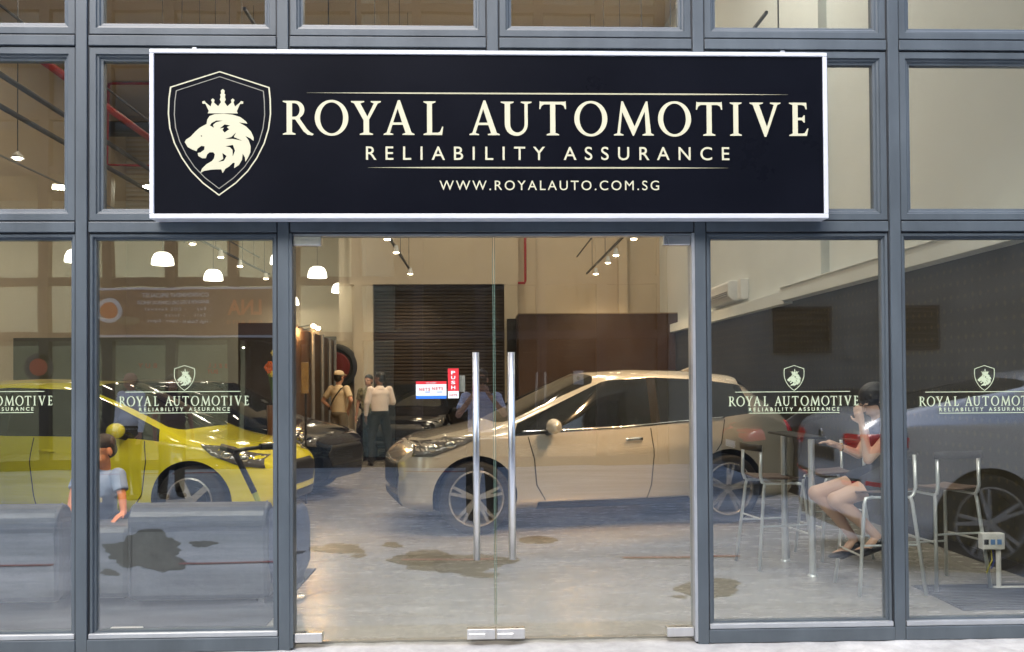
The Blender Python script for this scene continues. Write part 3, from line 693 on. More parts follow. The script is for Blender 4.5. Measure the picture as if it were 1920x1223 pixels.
# extra track spots nearer the glass, hidden behind the sign, added to light the cars and boy
# dome pendants
dome = thing('pendant_lamp', 'large lit white dome pendant at upper left, the lowest and nearest of its row', 'pendant lamp', (0,0,0), group='white dome pendant lamps')
MB().lathe([(0.03,.24),(.09,.235),(.15,.20),(.19,.12),(.205,.02),(.20,0),(.195,.02),(.18,.115),(.14,.19),(.03,.225)], n=24).build('lamp_shade', lamp_on, dome, smooth=True)
MB().tube((0,0,.235), (0,0,5.2), .006, n=5).build('cord', dk, dome)
MB().ell((0,0,.10), (.05,.05,.07), None, 12, 8).build('bulb', bulb_white, dome, smooth=True)
PD = [(305,497,'nearest white dome pendant, in the middle of the left window'), (400,526,'white dome pendant low in the left window, right of a larger one'), (527,496,'white dome pendant cut by the left door mullion'), (595,521,'white dome pendant in the door glass nearest its left jamb'), (637,549,'white dome pendant low above the capped man'), (668,563,'farthest white dome pendant beside the shutter'), (547,572,'small white dome pendant low at the left door jamb'), (143,492,'white dome pendant half hidden by the far left mullion')]
for i, (px, py, lb) in enumerate(PD):
    Z = 3.62; dd = 1705*(Z-1.45)/(712-py); yy = min(EYE.y+dd, 20.2)
    q = at(px, py, yy)
    if i: dm = copy_tree(dome)
    else: dm = dome
    dm.location = (q.x, q.y, q.z); dm['label'] = lb; dm['group'] = 'white dome pendant lamps'
    point_lamp('pendant_light', (q.x, q.y, q.z+.03), 6, (1, .88, .70), .05)
# ceiling downlights
dl = thing('ceiling_downlight', 'x', 'downlight', (0,0,0), group='round downlights in the showroom ceiling')
MB().lathe([(.0,-.03),(.20,-.03),(.24,0),(.26,.0),(.26,.06),(0,.06)], n=20).build('housing', white_pl, dl)
MB().ell((0,0,-.035), (.18,.18,.03), None, 16, 6).build('lens', bulb_white, dl, smooth=True)
first = True
for i, (x, y) in enumerate([(-7.8,5),(-7.8,12),(-4.8,5),(-4.8,12),(-1.2,6.5),(-1.2,12),(1.9,5),(1.9,12),(-6.3,17.5)]):
    o = dl if first else copy_tree(dl); first = False
    o.location = (x, y, ZC-.07); o['label'] = 'round lit downlight in the high showroom ceiling'; o['group'] = 'round downlights in the showroom ceiling'
    ld = bpy.data.lights.new('ceiling_light', 'AREA'); ld.shape = 'DISK'; ld.size = .45; ld.energy = 85 if (x, y) == (1.9, 5) else 30 if x > -3 else 12; ld.color = (1, .93, .84) if (x, y) == (1.9, 5) else (1, .83, .64)
    lo = bpy.data.objects.new('ceiling_light', ld); C.objects.link(lo); lo.location = (x, y, ZC-.14)
hb = thing('high_bay_lamp', 'bright oval lamp glowing behind the upper far left window', 'lamp', (0,0,0))
q = at(33, 296, 12); hb.location = q
MB().ell((0,0,0), (.085,.085,.045), None, 14, 8).build('bulb', bulb_white, hb, smooth=True)
MB().lathe([(.02,.12),(.09,.05),(.12,-.01),(.115,-.01),(.08,.045),(.0,.10)], n=16).build('reflector', white_pl, hb, smooth=True)
MB().tube((0,0,.1), (0,0,ZC-q.z), .01, n=6).build('drop_rod', dk, hb)
# split air conditioner
ac = thing('air_conditioner', 'white split air conditioner high on the right side wall', 'air conditioner', (0,0,0))
y0 = EYE.y+1705*(XR-.02)/(1397-902)
y1 = EYE.y+1705*(XR-.02)/(1345-902)
zt = at(1370, 548, (y0+y1)/2).z
b = MB(); xw = XR
b.v = []
pf = [(0,0),(-.16,0),(-.23,.06),(-.24,.26),(-.20,.30),(0,.30)]
k = len(b.v)
for y in (y0, y1): b.v += [(xw+px_, y, zt-.20+pz) for px_, pz in pf]
n6 = len(pf); b.f = [tuple(range(n6)), tuple(reversed(range(n6, 2*n6)))]+[(i, (i+1)%n6, n6+(i+1)%n6, n6+i) for i in range(n6)]
b.build('casing', white_pl, ac, bevel=.012)
for k_ in range(3): MB().box((xw-.235, y0+.04, zt-.135+.03*k_), (xw-.245, y1-.04, zt-.125+.03*k_)).build('louvre', mat('louvre_grey', (.2,.2,.2), .4), ac)
MB().box((xw-.12, y0-.28, zt-.20), (xw, y0-.1, zt+.10)).build('side_box', white_pl, ac, bevel=.008)

# ------------------------------------------------------------------ the lane outside and the shops opposite
GZ = -0.15
sbox('lane_ground', (-60, -60, GZ-.3), (60, -0.40, GZ), floor_out)
sbox('ground_under_building', (-60, -0.38, -1.0), (60, 60, -0.31), floor_out)
def V(px, py, z=GZ):
    """the place on the lane whose mirror image in the glass stands at this place of the photograph"""
    q = fl(px, py, z); return Vector((q.x, 2*GY-q.y, z))
def mirrored(px, py, yv):
    q = at(px, py, yv); return Vector((q.x, 2*GY-q.y, q.z))
def sheet(name, pts, z, m):
    b = MB(); n = len(pts); b.v = [(x, y, z) for x, y in pts]+[(x, y, z-.0035) for x, y in pts]
    b.f = [tuple(range(n)), tuple(reversed(range(n, 2*n)))]+[(i, n+i, n+(i+1)%n, (i+1)%n) for i in range(n)]
    return b.build(name, m)
def puddle(px, py, wpx, hpx, seed, lobes=0.28):
    r_ = random.Random(seed); ph = [r_.uniform(0, 6.28) for _ in range(4)]; pts = []; jj = [r_.uniform(-.045, .045) for _ in range(110)]
    for i in range(110):
        t = 2*math.pi*i/110
        k = 1+lobes*(math.sin(2*t+ph[0])*.5+math.sin(3*t+ph[1])*.5+math.sin(5*t+ph[2])*.35+math.sin(9*t+ph[3])*.2+math.sin(17*t+ph[0])*.12)+(jj[i]+jj[i-1])*.5
        q = V(px+wpx*k*math.cos(t), py+hpx*k*math.sin(t)); pts.append((q.x, q.y))
    struct(sheet('wet_patch', pts, GZ+.0045, wet))
for a in ((635,1030,44,10,1),(735,1023,17,5,2),(850,1057,98,20,3),(1008,1013,36,7,4,.06),(1330,1104,62,18,5,.15),(275,1035,80,32,6,.3),(800,1048,45,16,9,.1),(672,1044,14,3,11),(560,1036,12,3,12),(905,1080,30,5,13),(1275,1120,12,3,14),(205,1075,18,6,15),(380,1020,22,6,16)): puddle(*a)
for x0, x1 in ((-30, 112), (340, 528), (750, 930), (1175, 1404)):
    a, b = V(x0, 1055), V(x1, 1055); struct(sheet('red_line', [(a.x, -2.99), (b.x, -2.99), (b.x, -3.05), (a.x, -3.05)], GZ+.009, red_line_m))
for x0, x1 in ((210, 330), (345, 420), (760, 900), (1320, 1345), (860, 930)):
    a, b = V(x0, 882), V(x1, 882); struct(sheet('red_line', [(a.x, -11.0), (b.x, -11.0), (b.x, -11.15), (a.x, -11.15)], GZ+.009, red_line_m))
YO = -11.85
OX = [-12.56+1.14*i for i in range(15)]
dkin0 = mat('opening_dark', (0.01,0.01,0.01), .9)
ob = thing('opposite_building', 'row of shop units across the lane with brown framed windows, seen mirrored in the glass', 'building', (0,0,0))
bronze = mat('opposite_frames', (0.035, 0.028, 0.026), 0.5, var=.1)
OZ = [2.15, 2.3, 3.32, 4.34, 5.36, 6.38, 7.40, 8.42, 9.3]
for x in OX: MB().box((x-.09, YO-.12, GZ), (x+.09, YO+.05, 9.4)).build('mullion', bronze, ob)
pm = {}
for z0, z1 in [(GZ+.12, OZ[1])]+list(zip(OZ[1:-1], OZ[2:])):
    for i, (a, b) in enumerate(zip(OX[:-1], OX[1:])):
        MB().box((a+.09, YO-.10, z0-.09 if z0 > 1 else z0-.12), (b-.09, YO+.03, z0+.07)).build('transom', bronze, ob)
        MB().box((a+.09, YO-.06, z0+.07), (b-.09, YO-.05, z1-.09)).build('pane', glass_opp, ob)
MB().box((-13.5, YO-.4, 9.3), (11.5, YO+.05, 10.2)).build('parapet', pier_m, ob)
for x0, x1 in ((-60, -12.8), (3.52, 60)): MB().box((x0, YO-.4, GZ), (x1, YO+.0, 10.2)).build('blank_wall', mat('blank_wall_paint', (.19,.19,.17), .8, var=.12, vscale=.8), ob)
opp_wall = mat('opposite_pale_wall', (0.66, 0.67, 0.56), .8, var=.05, vscale=.5)
opp_unlit = mat('opposite_unlit_wall', (0.04, 0.036, 0.03), .8, var=.1, vscale=.5)  # dark colour stands in for rooms with no light on
XS = -2.25
sbox('opposite_floor', (-13, YO-7, GZ-.1), (11, YO-.12, GZ+.02), floor_in)
sbox('opposite_ceiling', (-13, YO-7, 9.3), (11, YO-.12, 9.5), ceil_m)
sbox('opposite_back_wall', (-13, YO-3.2, 2.35), (XS, YO-3.0, 5.4), opp_wall)
sbox('opposite_upper_floor', (-13, YO-5.8, 5.4), (XS, YO-.12, 5.55), bronze)
sbox('opposite_upper_wall', (-13, YO-6, 5.55), (XS, YO-5.8, 9.3), opp_unlit)
sbox('opposite_soffit', (-13, YO-3.2, 2.25), (XS, YO-.3, 2.35), bronze)
sbox('opposite_shop_wall', (-13, YO-4.2, GZ), (-4.45, YO-4.0, 2.35), mat('opposite_green_wall', (.30,.32,.25), .8, var=.1, vscale=.6))
sbox('opposite_lower_party_wall', (-4.45, YO-4.2, GZ), (-4.35, YO-.3, 2.35), opp_unlit)
sbox('opposite_dark_lower_back', (-4.35, YO-4.2, GZ), (XS-.06, YO-4.0, 2.35), opp_unlit)
sbox('opposite_dark_back', (XS+.1, YO-6, GZ), (11, YO-5.8, 9.3), opp_unlit)
sbox('opposite_party_wall', (XS-.05, YO-6, GZ), (XS+.1, YO-.2, 9.3), opp_wall)
for x in (-11, -8.3, -6.4, -4.9):
    ld = bpy.data.lights.new('opposite_light', 'AREA'); ld.shape = 'DISK'; ld.size = .5; ld.energy = 20; ld.color = (1, .93, .78)
    lo = bpy.data.objects.new('opposite_light', ld); C.objects.link(lo); lo.location = (x, YO-1.2, 5.3)
    ld = bpy.data.lights.new('opposite_light', 'AREA'); ld.shape = 'DISK'; ld.size = .10; ld.energy = 14; ld.color = (1, .93, .8)
    lo = bpy.data.objects.new('opposite_light', ld); C.objects.link(lo); lo.location = (x, YO-2, 2.15)
# two dark louvred openings high in the blank wall
for i, (px0, px1, py0, py1) in enumerate(((1450,1557,577,662),(1650,1758,573,655))):
    a, b = mirrored(px0, py1, 2*GY-YO), mirrored(px1, py0, 2*GY-YO)
    lv = thing('wall_louvre', ['dark louvred opening across the lane, mirrored left of the right mullion', 'dark louvred opening across the lane, mirrored partly behind the right mullion'][i], 'louvre', (0,0,0), group='dark louvres in the blank wall opposite')
    f = MB(); ring(f, a.x, b.x, a.z, b.z, .05, YO, YO+.06); f.build('frame', black, lv)
    MB().box((a.x+.05, YO, a.z+.05), (b.x-.05, YO+.01, b.z-.05)).build('backing', dkin0, lv)
    for k in range(7):
        z = a.z+.06+(b.z-a.z-.12)*(k+.5)/7; MB().box((a.x+.05, YO+.012, z-.02), (b.x-.05, YO+.045, z+.012)).build('blade', black, lv)
# neighbour's sign
ns = thing('neighbour_sign', 'long shop sign with red initials across the lane, mirrored in the left window', 'sign', (0,0,0))
yv = 2*GY-YO-.12
q0, q1 = mirrored(160, 632, yv), mirrored(515, 541, yv); ysg = q0.y
sx = lambda px: mirrored(px, 590, yv).x
sz = lambda py: mirrored(300, py, yv).z
sgb = mat('neighbour_sign_board', (.15, .07, .05), .5, var=.05)
MB().box((q0.x, ysg-.04, q0.z), (q1.x, ysg-.01, q1.z)).build('sign_panel', sgb, ns)
f = MB(); ring(f, q0.x-.03, q1.x+.03, q0.z-.03, q1.z+.03, .04, ysg-.035, ysg+.01); f.build('frame', white_frame, ns)
sw = mat('neighbour_white_print', (.75, .75, .72), .5); sr = mat('neighbour_red_print', (.60, .06, .02), .5); so_ = mat('neighbour_orange_print', (.75, .17, .04), .5)
def opp_text(txt, px0, px1, pyb, pyt, m, bold=0.02):
    x0, x1 = sx(px0), sx(px1); z0 = sz(pyb); h = sz(pyt)-z0
    o = sans('lettering', txt, min(x0, x1), max(x0, x1), z0, h, m, ns, 0, bold)
    # turned to face the lane: rotate half a turn about its middle
    cx = (x0+x1)/2; o.data.transform(Matrix.Translation((cx, ysg+.004, 0)) @ Matrix.Rotation(math.pi, 4, 'Z') @ Matrix.Translation((-cx, 0, 0)))
    return o
opp_text('LNA', 425, 492, 592, 562, so_, .03)
opp_text('FINE AUTO', 424, 492, 609, 602, so_)
opp_text('CONSIGNMENT SPECIALIST', 266, 392, 557, 549, sw)
opp_text('BRAND NEW & USED CARS, COMMERCIAL VEHICLES', 258, 392, 571, 563, sw)
opp_text('- Buy    - COE Renewal', 272, 396, 584, 576, sw)
opp_text('- Sell   - Scrap', 308, 396, 596, 588, sw)
opp_text('- High Trade In  - Import  - Export', 276, 396, 608, 600, sw)
c = mirrored(204, 583, yv)
dsk = MB().lathe([(0,.012),(.24,.012),(.25,0),(0,0)], (c.x, ysg, c.z), 'Y', 28).build('roundel', sw, ns)
MB().lathe([(0,.016),(.17,.016),(.17,.012),(0,.012)], (c.x, ysg, c.z), 'Y', 24).build('roundel_centre', so_, ns)
c2 = mirrored(240, 603, yv); MB().ell(tuple(c2), (.22,.02,.09)).build('car_print', mat('sign_tan', (.22,.18,.10), .6), ns)
# window lettering and door handles opposite
wl = thing('red_window_lettering', 'small red window lettering across the lane, mirrored above the yellow car', 'lettering', (0,0,0))
yv2 = 2*GY-YO
def opp_small(txt, px0, px1, pyb, pyt, m, par):
    p, q = mirrored(px0, pyb, yv2), mirrored(px1, pyt, yv2)
    o = sans('lettering', txt, p.x, q.x, p.z, q.z-p.z, m, par, 0, .02); cx = (p.x+q.x)/2
    o.data.transform(Matrix.Translation((cx, p.y+.06, 0)) @ Matrix.Rotation(math.pi, 4, 'Z') @ Matrix.Translation((-cx, 0, 0)))
opp_small('BUY', 262, 294, 690, 681, sr, wl); opp_small('SELL', 392, 427, 690, 682, sr, wl); opp_small('BUY', 390, 410, 701, 693, sr, wl)
tg = thing('round_wall_sign', 'round dark red disc sign across the lane, mirrored behind the yellow roof', 'sign', (0,0,0))
for (px, py, r_) in ((74, 690, .26),):
    c = mirrored(px, py, yv2)
    MB().lathe([(0,.05),(r_,.05),(r_,0),(0,0)], tuple(c), 'Y', 28).build('disc', mat('disc_grey', (.10,.09,.09), .4), tg)
    MB().lathe([(0,.06),(r_*.62,.06),(r_*.62,.05),(0,.05)], tuple(c), 'Y', 24).build('disc_centre', sr, tg)
td = thing('round_tyre_sign', 'dark round sign with a red middle, seen left of the capped man', 'sign', (0,0,0))
c = at(628, 688, 14.7)
MB().lathe([(.38,-.10),(.46,-.12),(.50,-.06),(.50,0),(0,0),(0,-.05),(.36,-.06)], (c.x, 14.79, c.z), 'Y', 32).build('tyre', rubber, td, smooth=True)
MB().lathe([(0,-.08),(.30,-.08),(.33,-.05),(0,-.05)], (c.x, 14.79, c.z), 'Y', 28).build('disc_centre', mat('dark_red_disc', (.14,.012,.012), .5), td)
dh = thing('far_door_handles', 'pair of thin steel door handles across the lane, mirrored over the silver car', 'door', (0,0,0))  # handles and an added dark strip only, no door leaf
for px in (1005, 1021):
    a, b = mirrored(px, 770, yv2-.15), mirrored(px, 699, yv2-.15)
    MB().tube(tuple(a), tuple(b), .022).build('door_handle', steel, dh)
da, db = mirrored(1115, 900, yv2-.05), mirrored(910, 520, yv2-.05)
MB().box(((da.x+db.x)/2-.02, da.y, GZ+.06), ((da.x+db.x)/2+.02, da.y+.02, 2.1)).build('added_door_strip', black, dh)
pn = thing('opposite_door_notice', 'small pale crest notice across the lane, mirrored above the silver roof', 'notice', (0,0,0))
a, b = mirrored(1076, 722, yv2-.1), mirrored(1096, 696, yv2-.1)
MB().box((a.x, a.y, a.z), (b.x, a.y+.01, b.z)).build('sheet', mat('pale_notice', (.5,.5,.5), .6), pn)
flat('crest', [[(-(x-512)*.00018+(a.x+b.x)/2, (a.z+b.z)/2-(y-613)*.00018) for x, y in LION]], mat('notice_ink', (.12,.12,.12), .6), pn, a.y+.0115)
# end walls closing the lane far off
for x in (-34, 34):
    o = MB().box((x-.2, YO, GZ), (x+.2, -.3, 6)).build('lane_end_wall', pier_m); tag(o, 'plain wall closing the far %s end of the lane' % ('left' if x < 0 else 'right'), 'wall')
for x0, x1 in ((-34, -6.4), (4.9, 34)):
    o = MB().box((x0, 0.02, GZ), (x1, .5, 9.4)).build('neighbouring_wall', pier_m); tag(o, 'plain grey wall of the neighbouring unit to the %s' % ('left' if x0 < -7 else 'right'), 'wall')

# ------------------------------------------------------------------ cars
tint = mat('car_glass', (0.010, 0.012, 0.014), 0.04, spec=0.9)
chrome = mat('chrome', (0.8, 0.8, 0.8), 0.08, metal=1)
alloy = mat('alloy_wheel', (0.62, 0.60, 0.57), 0.25, metal=0.85)
alloy_dk = mat('alloy_wheel_grey', (0.33, 0.34, 0.36), 0.3, metal=0.8)
lamp_glass = mat('headlight_glass', (0.10, 0.10, 0.10), 0.05, spec=1.0)
lamp_chrome = mat('headlight_reflector', (0.75, 0.72, 0.65), 0.12, metal=1)
tail_red = mat('tail_light_red', (0.65, 0.015, 0.02), 0.10, coat=1)
dkin = mat('wheel_well', (0.008, 0.008, 0.008), 0.9)
seam = mat('panel_gap', (0.006, 0.006, 0.006), 0.8)

def car(name, label, paint, loc, heading, st, L, wheels, wr=.33, rim=.235, hw=.89, head=None, tail=None, rim_m=None, spokes=5, extras=(), plate=None, trk=None, grille=True, crease=.35, mirror=True, double=True):
    """st: stations (xb, w, zl, zb, zt, [x6, w6, z6, x9]) from nose to tail; x grows backwards from the nose"""
    t = thing(name, label, 'car', loc, heading)
    rows = []
    for s in st:
        xb, w_, zl, zb, zt = s[:5]
        if len(s) > 5: x6, w6, z6, x9 = s[5:9]
        else: x6, w6, z6, x9 = xb, w_*.90, zb+(zt-zb)*.35, xb
        rows.append([(xb, 0, zl), (xb, w_*.80, zl), (xb, w_*.96, zl+.07), (xb, w_*.966, zl+.34*(zb-zl)), (xb, w_*1.0, zl+(.66+.10*xb/L)*(zb-zl)),
                     (xb, w_*.95, zb), (x6, w6, z6), (x6*.8+x9*.2, w6-.05, z6+(zt-z6)*.35), (x6*.35+x9*.65, w6*.55, z6+(zt-z6)*.85), (x9, 0, zt)])
    me = bpy.data.meshes.new(name); bm = bmesh.new()
    P = lambda p, s: (L/2-p[0], s*p[1], p[2])
    R_ = [[bm.verts.new(P(p, 1)) for p in row] for row in rows]
    L_ = [[r_[j] if j in (0, 9) else bm.verts.new(P(rows[i][j], -1)) for j in range(10)] for i, r_ in enumerate(R_)]
    def fnd(tag_): return next(i for i, s in enumerate(st) if len(s) > 9 and s[9] == tag_)
    cow, hd, bp_, rg0, rg1 = fnd('cowl'), fnd('header'), fnd('bp'), fnd('rg0'), fnd('rg1')
    cl = bm.edges.layers.float.new('crease_edge')
    for i in range(len(rows)-1):
        for j in range(9):
            mi = 0
            if 5 <= j < 6 and cow <= i < rg0 and i != bp_: mi = 1
            if j >= 7 and i == cow: mi = 1
            if j >= 7 and rg0 <= i < rg1: mi = 1
            if j == 5 and i == bp_: mi = 2
            if j <= 0: mi = 2
            for A, fl2 in ((R_, False), (L_, True)):
                q = [A[i][j], A[i+1][j], A[i+1][j+1], A[i][j+1]]
                if fl2: q.reverse()
                try: f = bm.faces.new(q); f.material_index = mi
                except ValueError: pass
    for i, flip in ((0, False), (len(rows)-1, True)):
        for j in range(9):
            q = [R_[i][j], R_[i][j+1], L_[i][j+1], L_[i][j]]
            q = [v for k_, v in enumerate(q) if v not in q[:k_]]
            if flip: q.reverse()
            bm.faces.new(q)
    for e in bm.edges:
        a, b = e.verts
        for A in (R_, L_):
            for i in range(len(rows)):
                if i < len(rows)-1 and {a, b} == {A[i][5], A[i+1][5]}: e[cl] = .55 if cow <= i else crease
                if cow <= i < rg1 and i < len(rows)-1 and {a, b} == {A[i][6], A[i+1][6]}: e[cl] = .7
                if i < len(rows)-1 and {a, b} == {A[i][4], A[i+1][4]}: e[cl] = crease
                if i < len(rows)-1 and {a, b} == {A[i][1], A[i+1][1]}: e[cl] = .6
                if i in (cow, hd, rg0, rg1) :
                    for j in range(7, 9):
                        if {a, b} == {A[i][j], A[i][j+1]}: e[cl] = .8
                if i in (hd, bp_, bp_+1, rg0) and {a, b} == {A[i][5], A[i][6]}: e[cl] = .6
    bmesh.ops.recalc_face_normals(bm, faces=bm.faces)
    bm.to_mesh(me); bm.free()
    for m_ in (paint, tint, black, dkin): me.materials.append(m_)
    o = bpy.data.objects.new('tmp', me); C.objects.link(o)
    ss = o.modifiers.new('s', 'SUBSURF'); ss.levels = 3; ss.render_levels = 3
    cuts = []
    for x in wheels:
        for s in (-1, 1):
            cb = MB().tube((L/2-x, s*(hw*.52), wr), (L/2-x, s*(hw+.3), wr), wr+.055, n=40)
            c_ = cb.build('cut', dkin); cuts.append(c_)
            bo = o.modifiers.new('b', 'BOOLEAN'); bo.operation = 'DIFFERENCE'; bo.object = c_; bo.solver = 'EXACT'; bo.material_mode = 'TRANSFER'
    full = evaluated(o)
    bpy.data.objects.remove(o)
    for c_ in cuts: bpy.data.objects.remove(c_)
    names = [m_.name if m_ else '' for m_ in full.materials]
    tree = BVHTree.FromPolygons([v.co.copy() for v in full.vertices], [tuple(p.vertices) for p in full.polygons])
    def sub(sel, nm, m_):
        b2 = bmesh.new(); b2.from_mesh(full)
        bmesh.ops.delete(b2, geom=[f for f in b2.faces if names[f.material_index] not in sel], context='FACES')
        mm = bpy.data.meshes.new(nm); b2.to_mesh(mm); b2.free(); mm.materials.clear()
        for k_ in m_: mm.materials.append(k_)
        return mm
    bd = sub((paint.name,), 'body', [paint]); bd.polygons.foreach_set('material_index', [0]*len(bd.polygons)); body = link('body', bd, None, t, smooth=True)
    g = sub((tint.name,), 'glazing', [tint]); g.polygons.foreach_set('material_index', [0]*len(g.polygons)); link('window_glass', g, None, t, smooth=True)
    u = sub((black.name, dkin.name), 'underbody', [dkin]); u.polygons.foreach_set('material_index', [0]*len(u.polygons)); link('underbody', u, None, t, smooth=True)
    # trim laid on the skin
    def on_skin(nm, poly, axis, m_, off=.006, parent=t, step=.04, back=False):
        """poly: side (x from nose, z) for axis +-y, or (y, z) for front / rear"""
        b3 = bmesh.new()
        xs_ = [p[0] for p in poly]; 
        if axis in ('L', 'R'): vs = [b3.verts.new((L/2-p[0], 0, p[1])) for p in poly]
        else: vs = [b3.verts.new((0, p[0], p[1])) for p in poly]
        b3.faces.new(vs)
        pl = [0, 2] if axis in ('L', 'R') else [1, 2]
        lo = [min(v.co[k_] for v in b3.verts) for k_ in pl]; hi = [max(v.co[k_] for v in b3.verts) for k_ in pl]
        for q in (0, 1):
            k_ = lo[q]+step
            while k_ < hi[q]-1e-4:
                co = [0, 0, 0]; no = [0, 0, 0]; co[pl[q]] = k_; no[pl[q]] = 1
                bmesh.ops.bisect_plane(b3, geom=b3.verts[:]+b3.edges[:]+b3.faces[:], plane_co=co, plane_no=no); k_ += step
        bmesh.ops.triangulate(b3, faces=b3.faces)
        for v in b3.verts:
            if axis in ('L', 'R'):
                s = 1 if axis == 'L' else -1; org = Vector((v.co.x, s*3, v.co.z)); dr = Vector((0, -s, 0))
            else:
                s = 1 if axis == 'F' else -1; org = Vector((s*6, v.co.y, v.co.z)); dr = Vector((-s, 0, 0))
            h_ = tree.ray_cast(org, dr)
            if h_[0] is None:
                nn = tree.find_nearest(v.co if axis in ('L', 'R') else Vector((s*L/2, v.co.y, v.co.z))); loc_ = nn[0]; no_ = -dr
            else: loc_ = h_[0]; no_ = h_[1] if h_[1].dot(dr) < 0 else -h_[1]
            v.co = loc_ + (no_*0.6 - dr*0.4).normalized()*off
        bmesh.ops.recalc_face_normals(b3, faces=b3.faces)
        mm = bpy.data.meshes.new(nm); b3.to_mesh(mm); b3.free()
        o_ = link(nm, mm, m_, parent, smooth=True)
        so2 = o_.modifiers.new('th', 'SOLIDIFY'); so2.thickness = .004; so2.offset = 0
        return o_
    on = on_skin
    for ex in extras:
        nm, poly, axis, m_, off = ex
        on(nm, poly, axis, m_, off)
    for sd in ('L', 'R'):
        if head:
            hl = on('headlight', head, sd, lamp_glass, .008)
            cx = sum(p[0] for p in head)/len(head); cz = sum(p[1] for p in head)/len(head)
            for dx in (-.09, .07):
                s = 1 if sd == 'L' else -1
                hh = tree.ray_cast(Vector((L/2-(cx+dx), s*3, cz+dx*.2)), Vector((0, -s, 0)))
                if hh[0] is not None: MB().ell(tuple(hh[0]+Vector((.0, s*.002, 0))), (.055, .022, .04), None, 12, 8).build('lamp_bowl', lamp_chrome, hl, smooth=True)
        if tail: on('tail_light', tail, sd, tail_red, .010)
    if grille:
        on('grille', [(-.52*hw, .42), (.52*hw, .42), (.62*hw, .56), (.50*hw, .66), (-.50*hw, .66), (-.62*hw, .56)], 'F', black, .006)
        on('lower_grille', [(-.6*hw, .26), (.6*hw, .26), (.55*hw, .36), (-.55*hw, .36)], 'F', black, .006)
    # wheels
    wme = {}
    first_w = None
    for x in wheels:
        for s in (-1, 1):
            wy = s*(hw-.115)
            if first_w is None:
                wt = MB().lathe([(rim,-.10),(wr-.03,-.11),(wr-.004,-.085),(wr,-.05),(wr,.05),(wr-.004,.085),(wr-.03,.11),(rim,.10)], (0,0,0), 'Y', 40).build('tyre', rubber, None, smooth=True)
                rb = MB().lathe([(rim+.004,.10),(rim-.012,.105),(rim-.022,.085),(rim-.03,-.02),(rim-.02,-.10)], (0,0,0), 'Y', 40)
                rb.lathe([(0,.085),(.045,.085),(.05,.07),(.05,.0)], (0,0,0), 'Y', 20)
                for k_ in range(spokes):
                    for dd in ((-.13, .13) if double else (0,)):
                        a0 = 2*math.pi*k_/spokes
                        ca, sa = math.cos(a0+dd*.6), math.sin(a0+dd*.6); cb_, sb_ = math.cos(a0+dd), math.sin(a0+dd)
                        p0 = Vector((ca*.035, .0, sa*.035)); p1 = Vector((cb_*(rim-.014), 0, sb_*(rim-.014)))
                        tn = Vector((-sb_, 0, cb_)); w0, w1 = (.020, .013) if double else (.03, .028)
                        b_ = len(rb.v)
                        for p_, ww, yy0, yy1 in ((p0, w0, .05, .082), (p1, w1, .06, .098)):
                            for sg in (-1, 1):
                                for yq in (yy0, yy1): q = p_+tn*ww*sg; rb.v.append((q.x, yq, q.z))
                        rb.f += [tuple(b_+i for i in q) for q in ((0,1,5,4),(1,3,7,5),(3,2,6,7),(2,0,4,6))]
                rmo = rb.build('rim', rim_m or alloy, None)
                bk = MB().lathe([(0,-.03),(rim-.03,-.03)], (0,0,0), 'Y', 32); bk.lathe([(0,.015),(.13,.015),(.13,.0),(0,.0)], (0,0,0), 'Y', 24)
                bko = bk.build('brake_disc', mat('brake_dark', (.05,.05,.05), .5, metal=.5), None)
                we = bpy.data.objects.new('wheel', None); C.objects.link(we)
                for q in (wt, rmo, bko): q.parent = we
                first_w = we
            else: we = copy_tree(first_w)
            we.parent = t; we.location = (L/2-x, wy, wr); we.rotation_euler = (0, rng.uniform(0, 1), 0 if s > 0 else math.pi); we.name = 'wheel'
    # door mirrors and handles
    cs = st[cow]; hs = st[hd]
    for s in (-1, 1):
        if mirror:
            mx_ = L/2-(cs[0]+.42); my = cs[1]*.95*s; mz = cs[3]+.10
            mb_ = MB().ell((mx_, my+s*.12, mz), (.075, .115, .075), None, 14, 10).build('door_mirror', paint, t, smooth=True)
            MB().tube((mx_+.03, my-s*.02, mz-.07), (mx_, my+s*.10, mz-.04), .03, .03).build('mirror_stalk', black, mb_)
    return t, on, tree

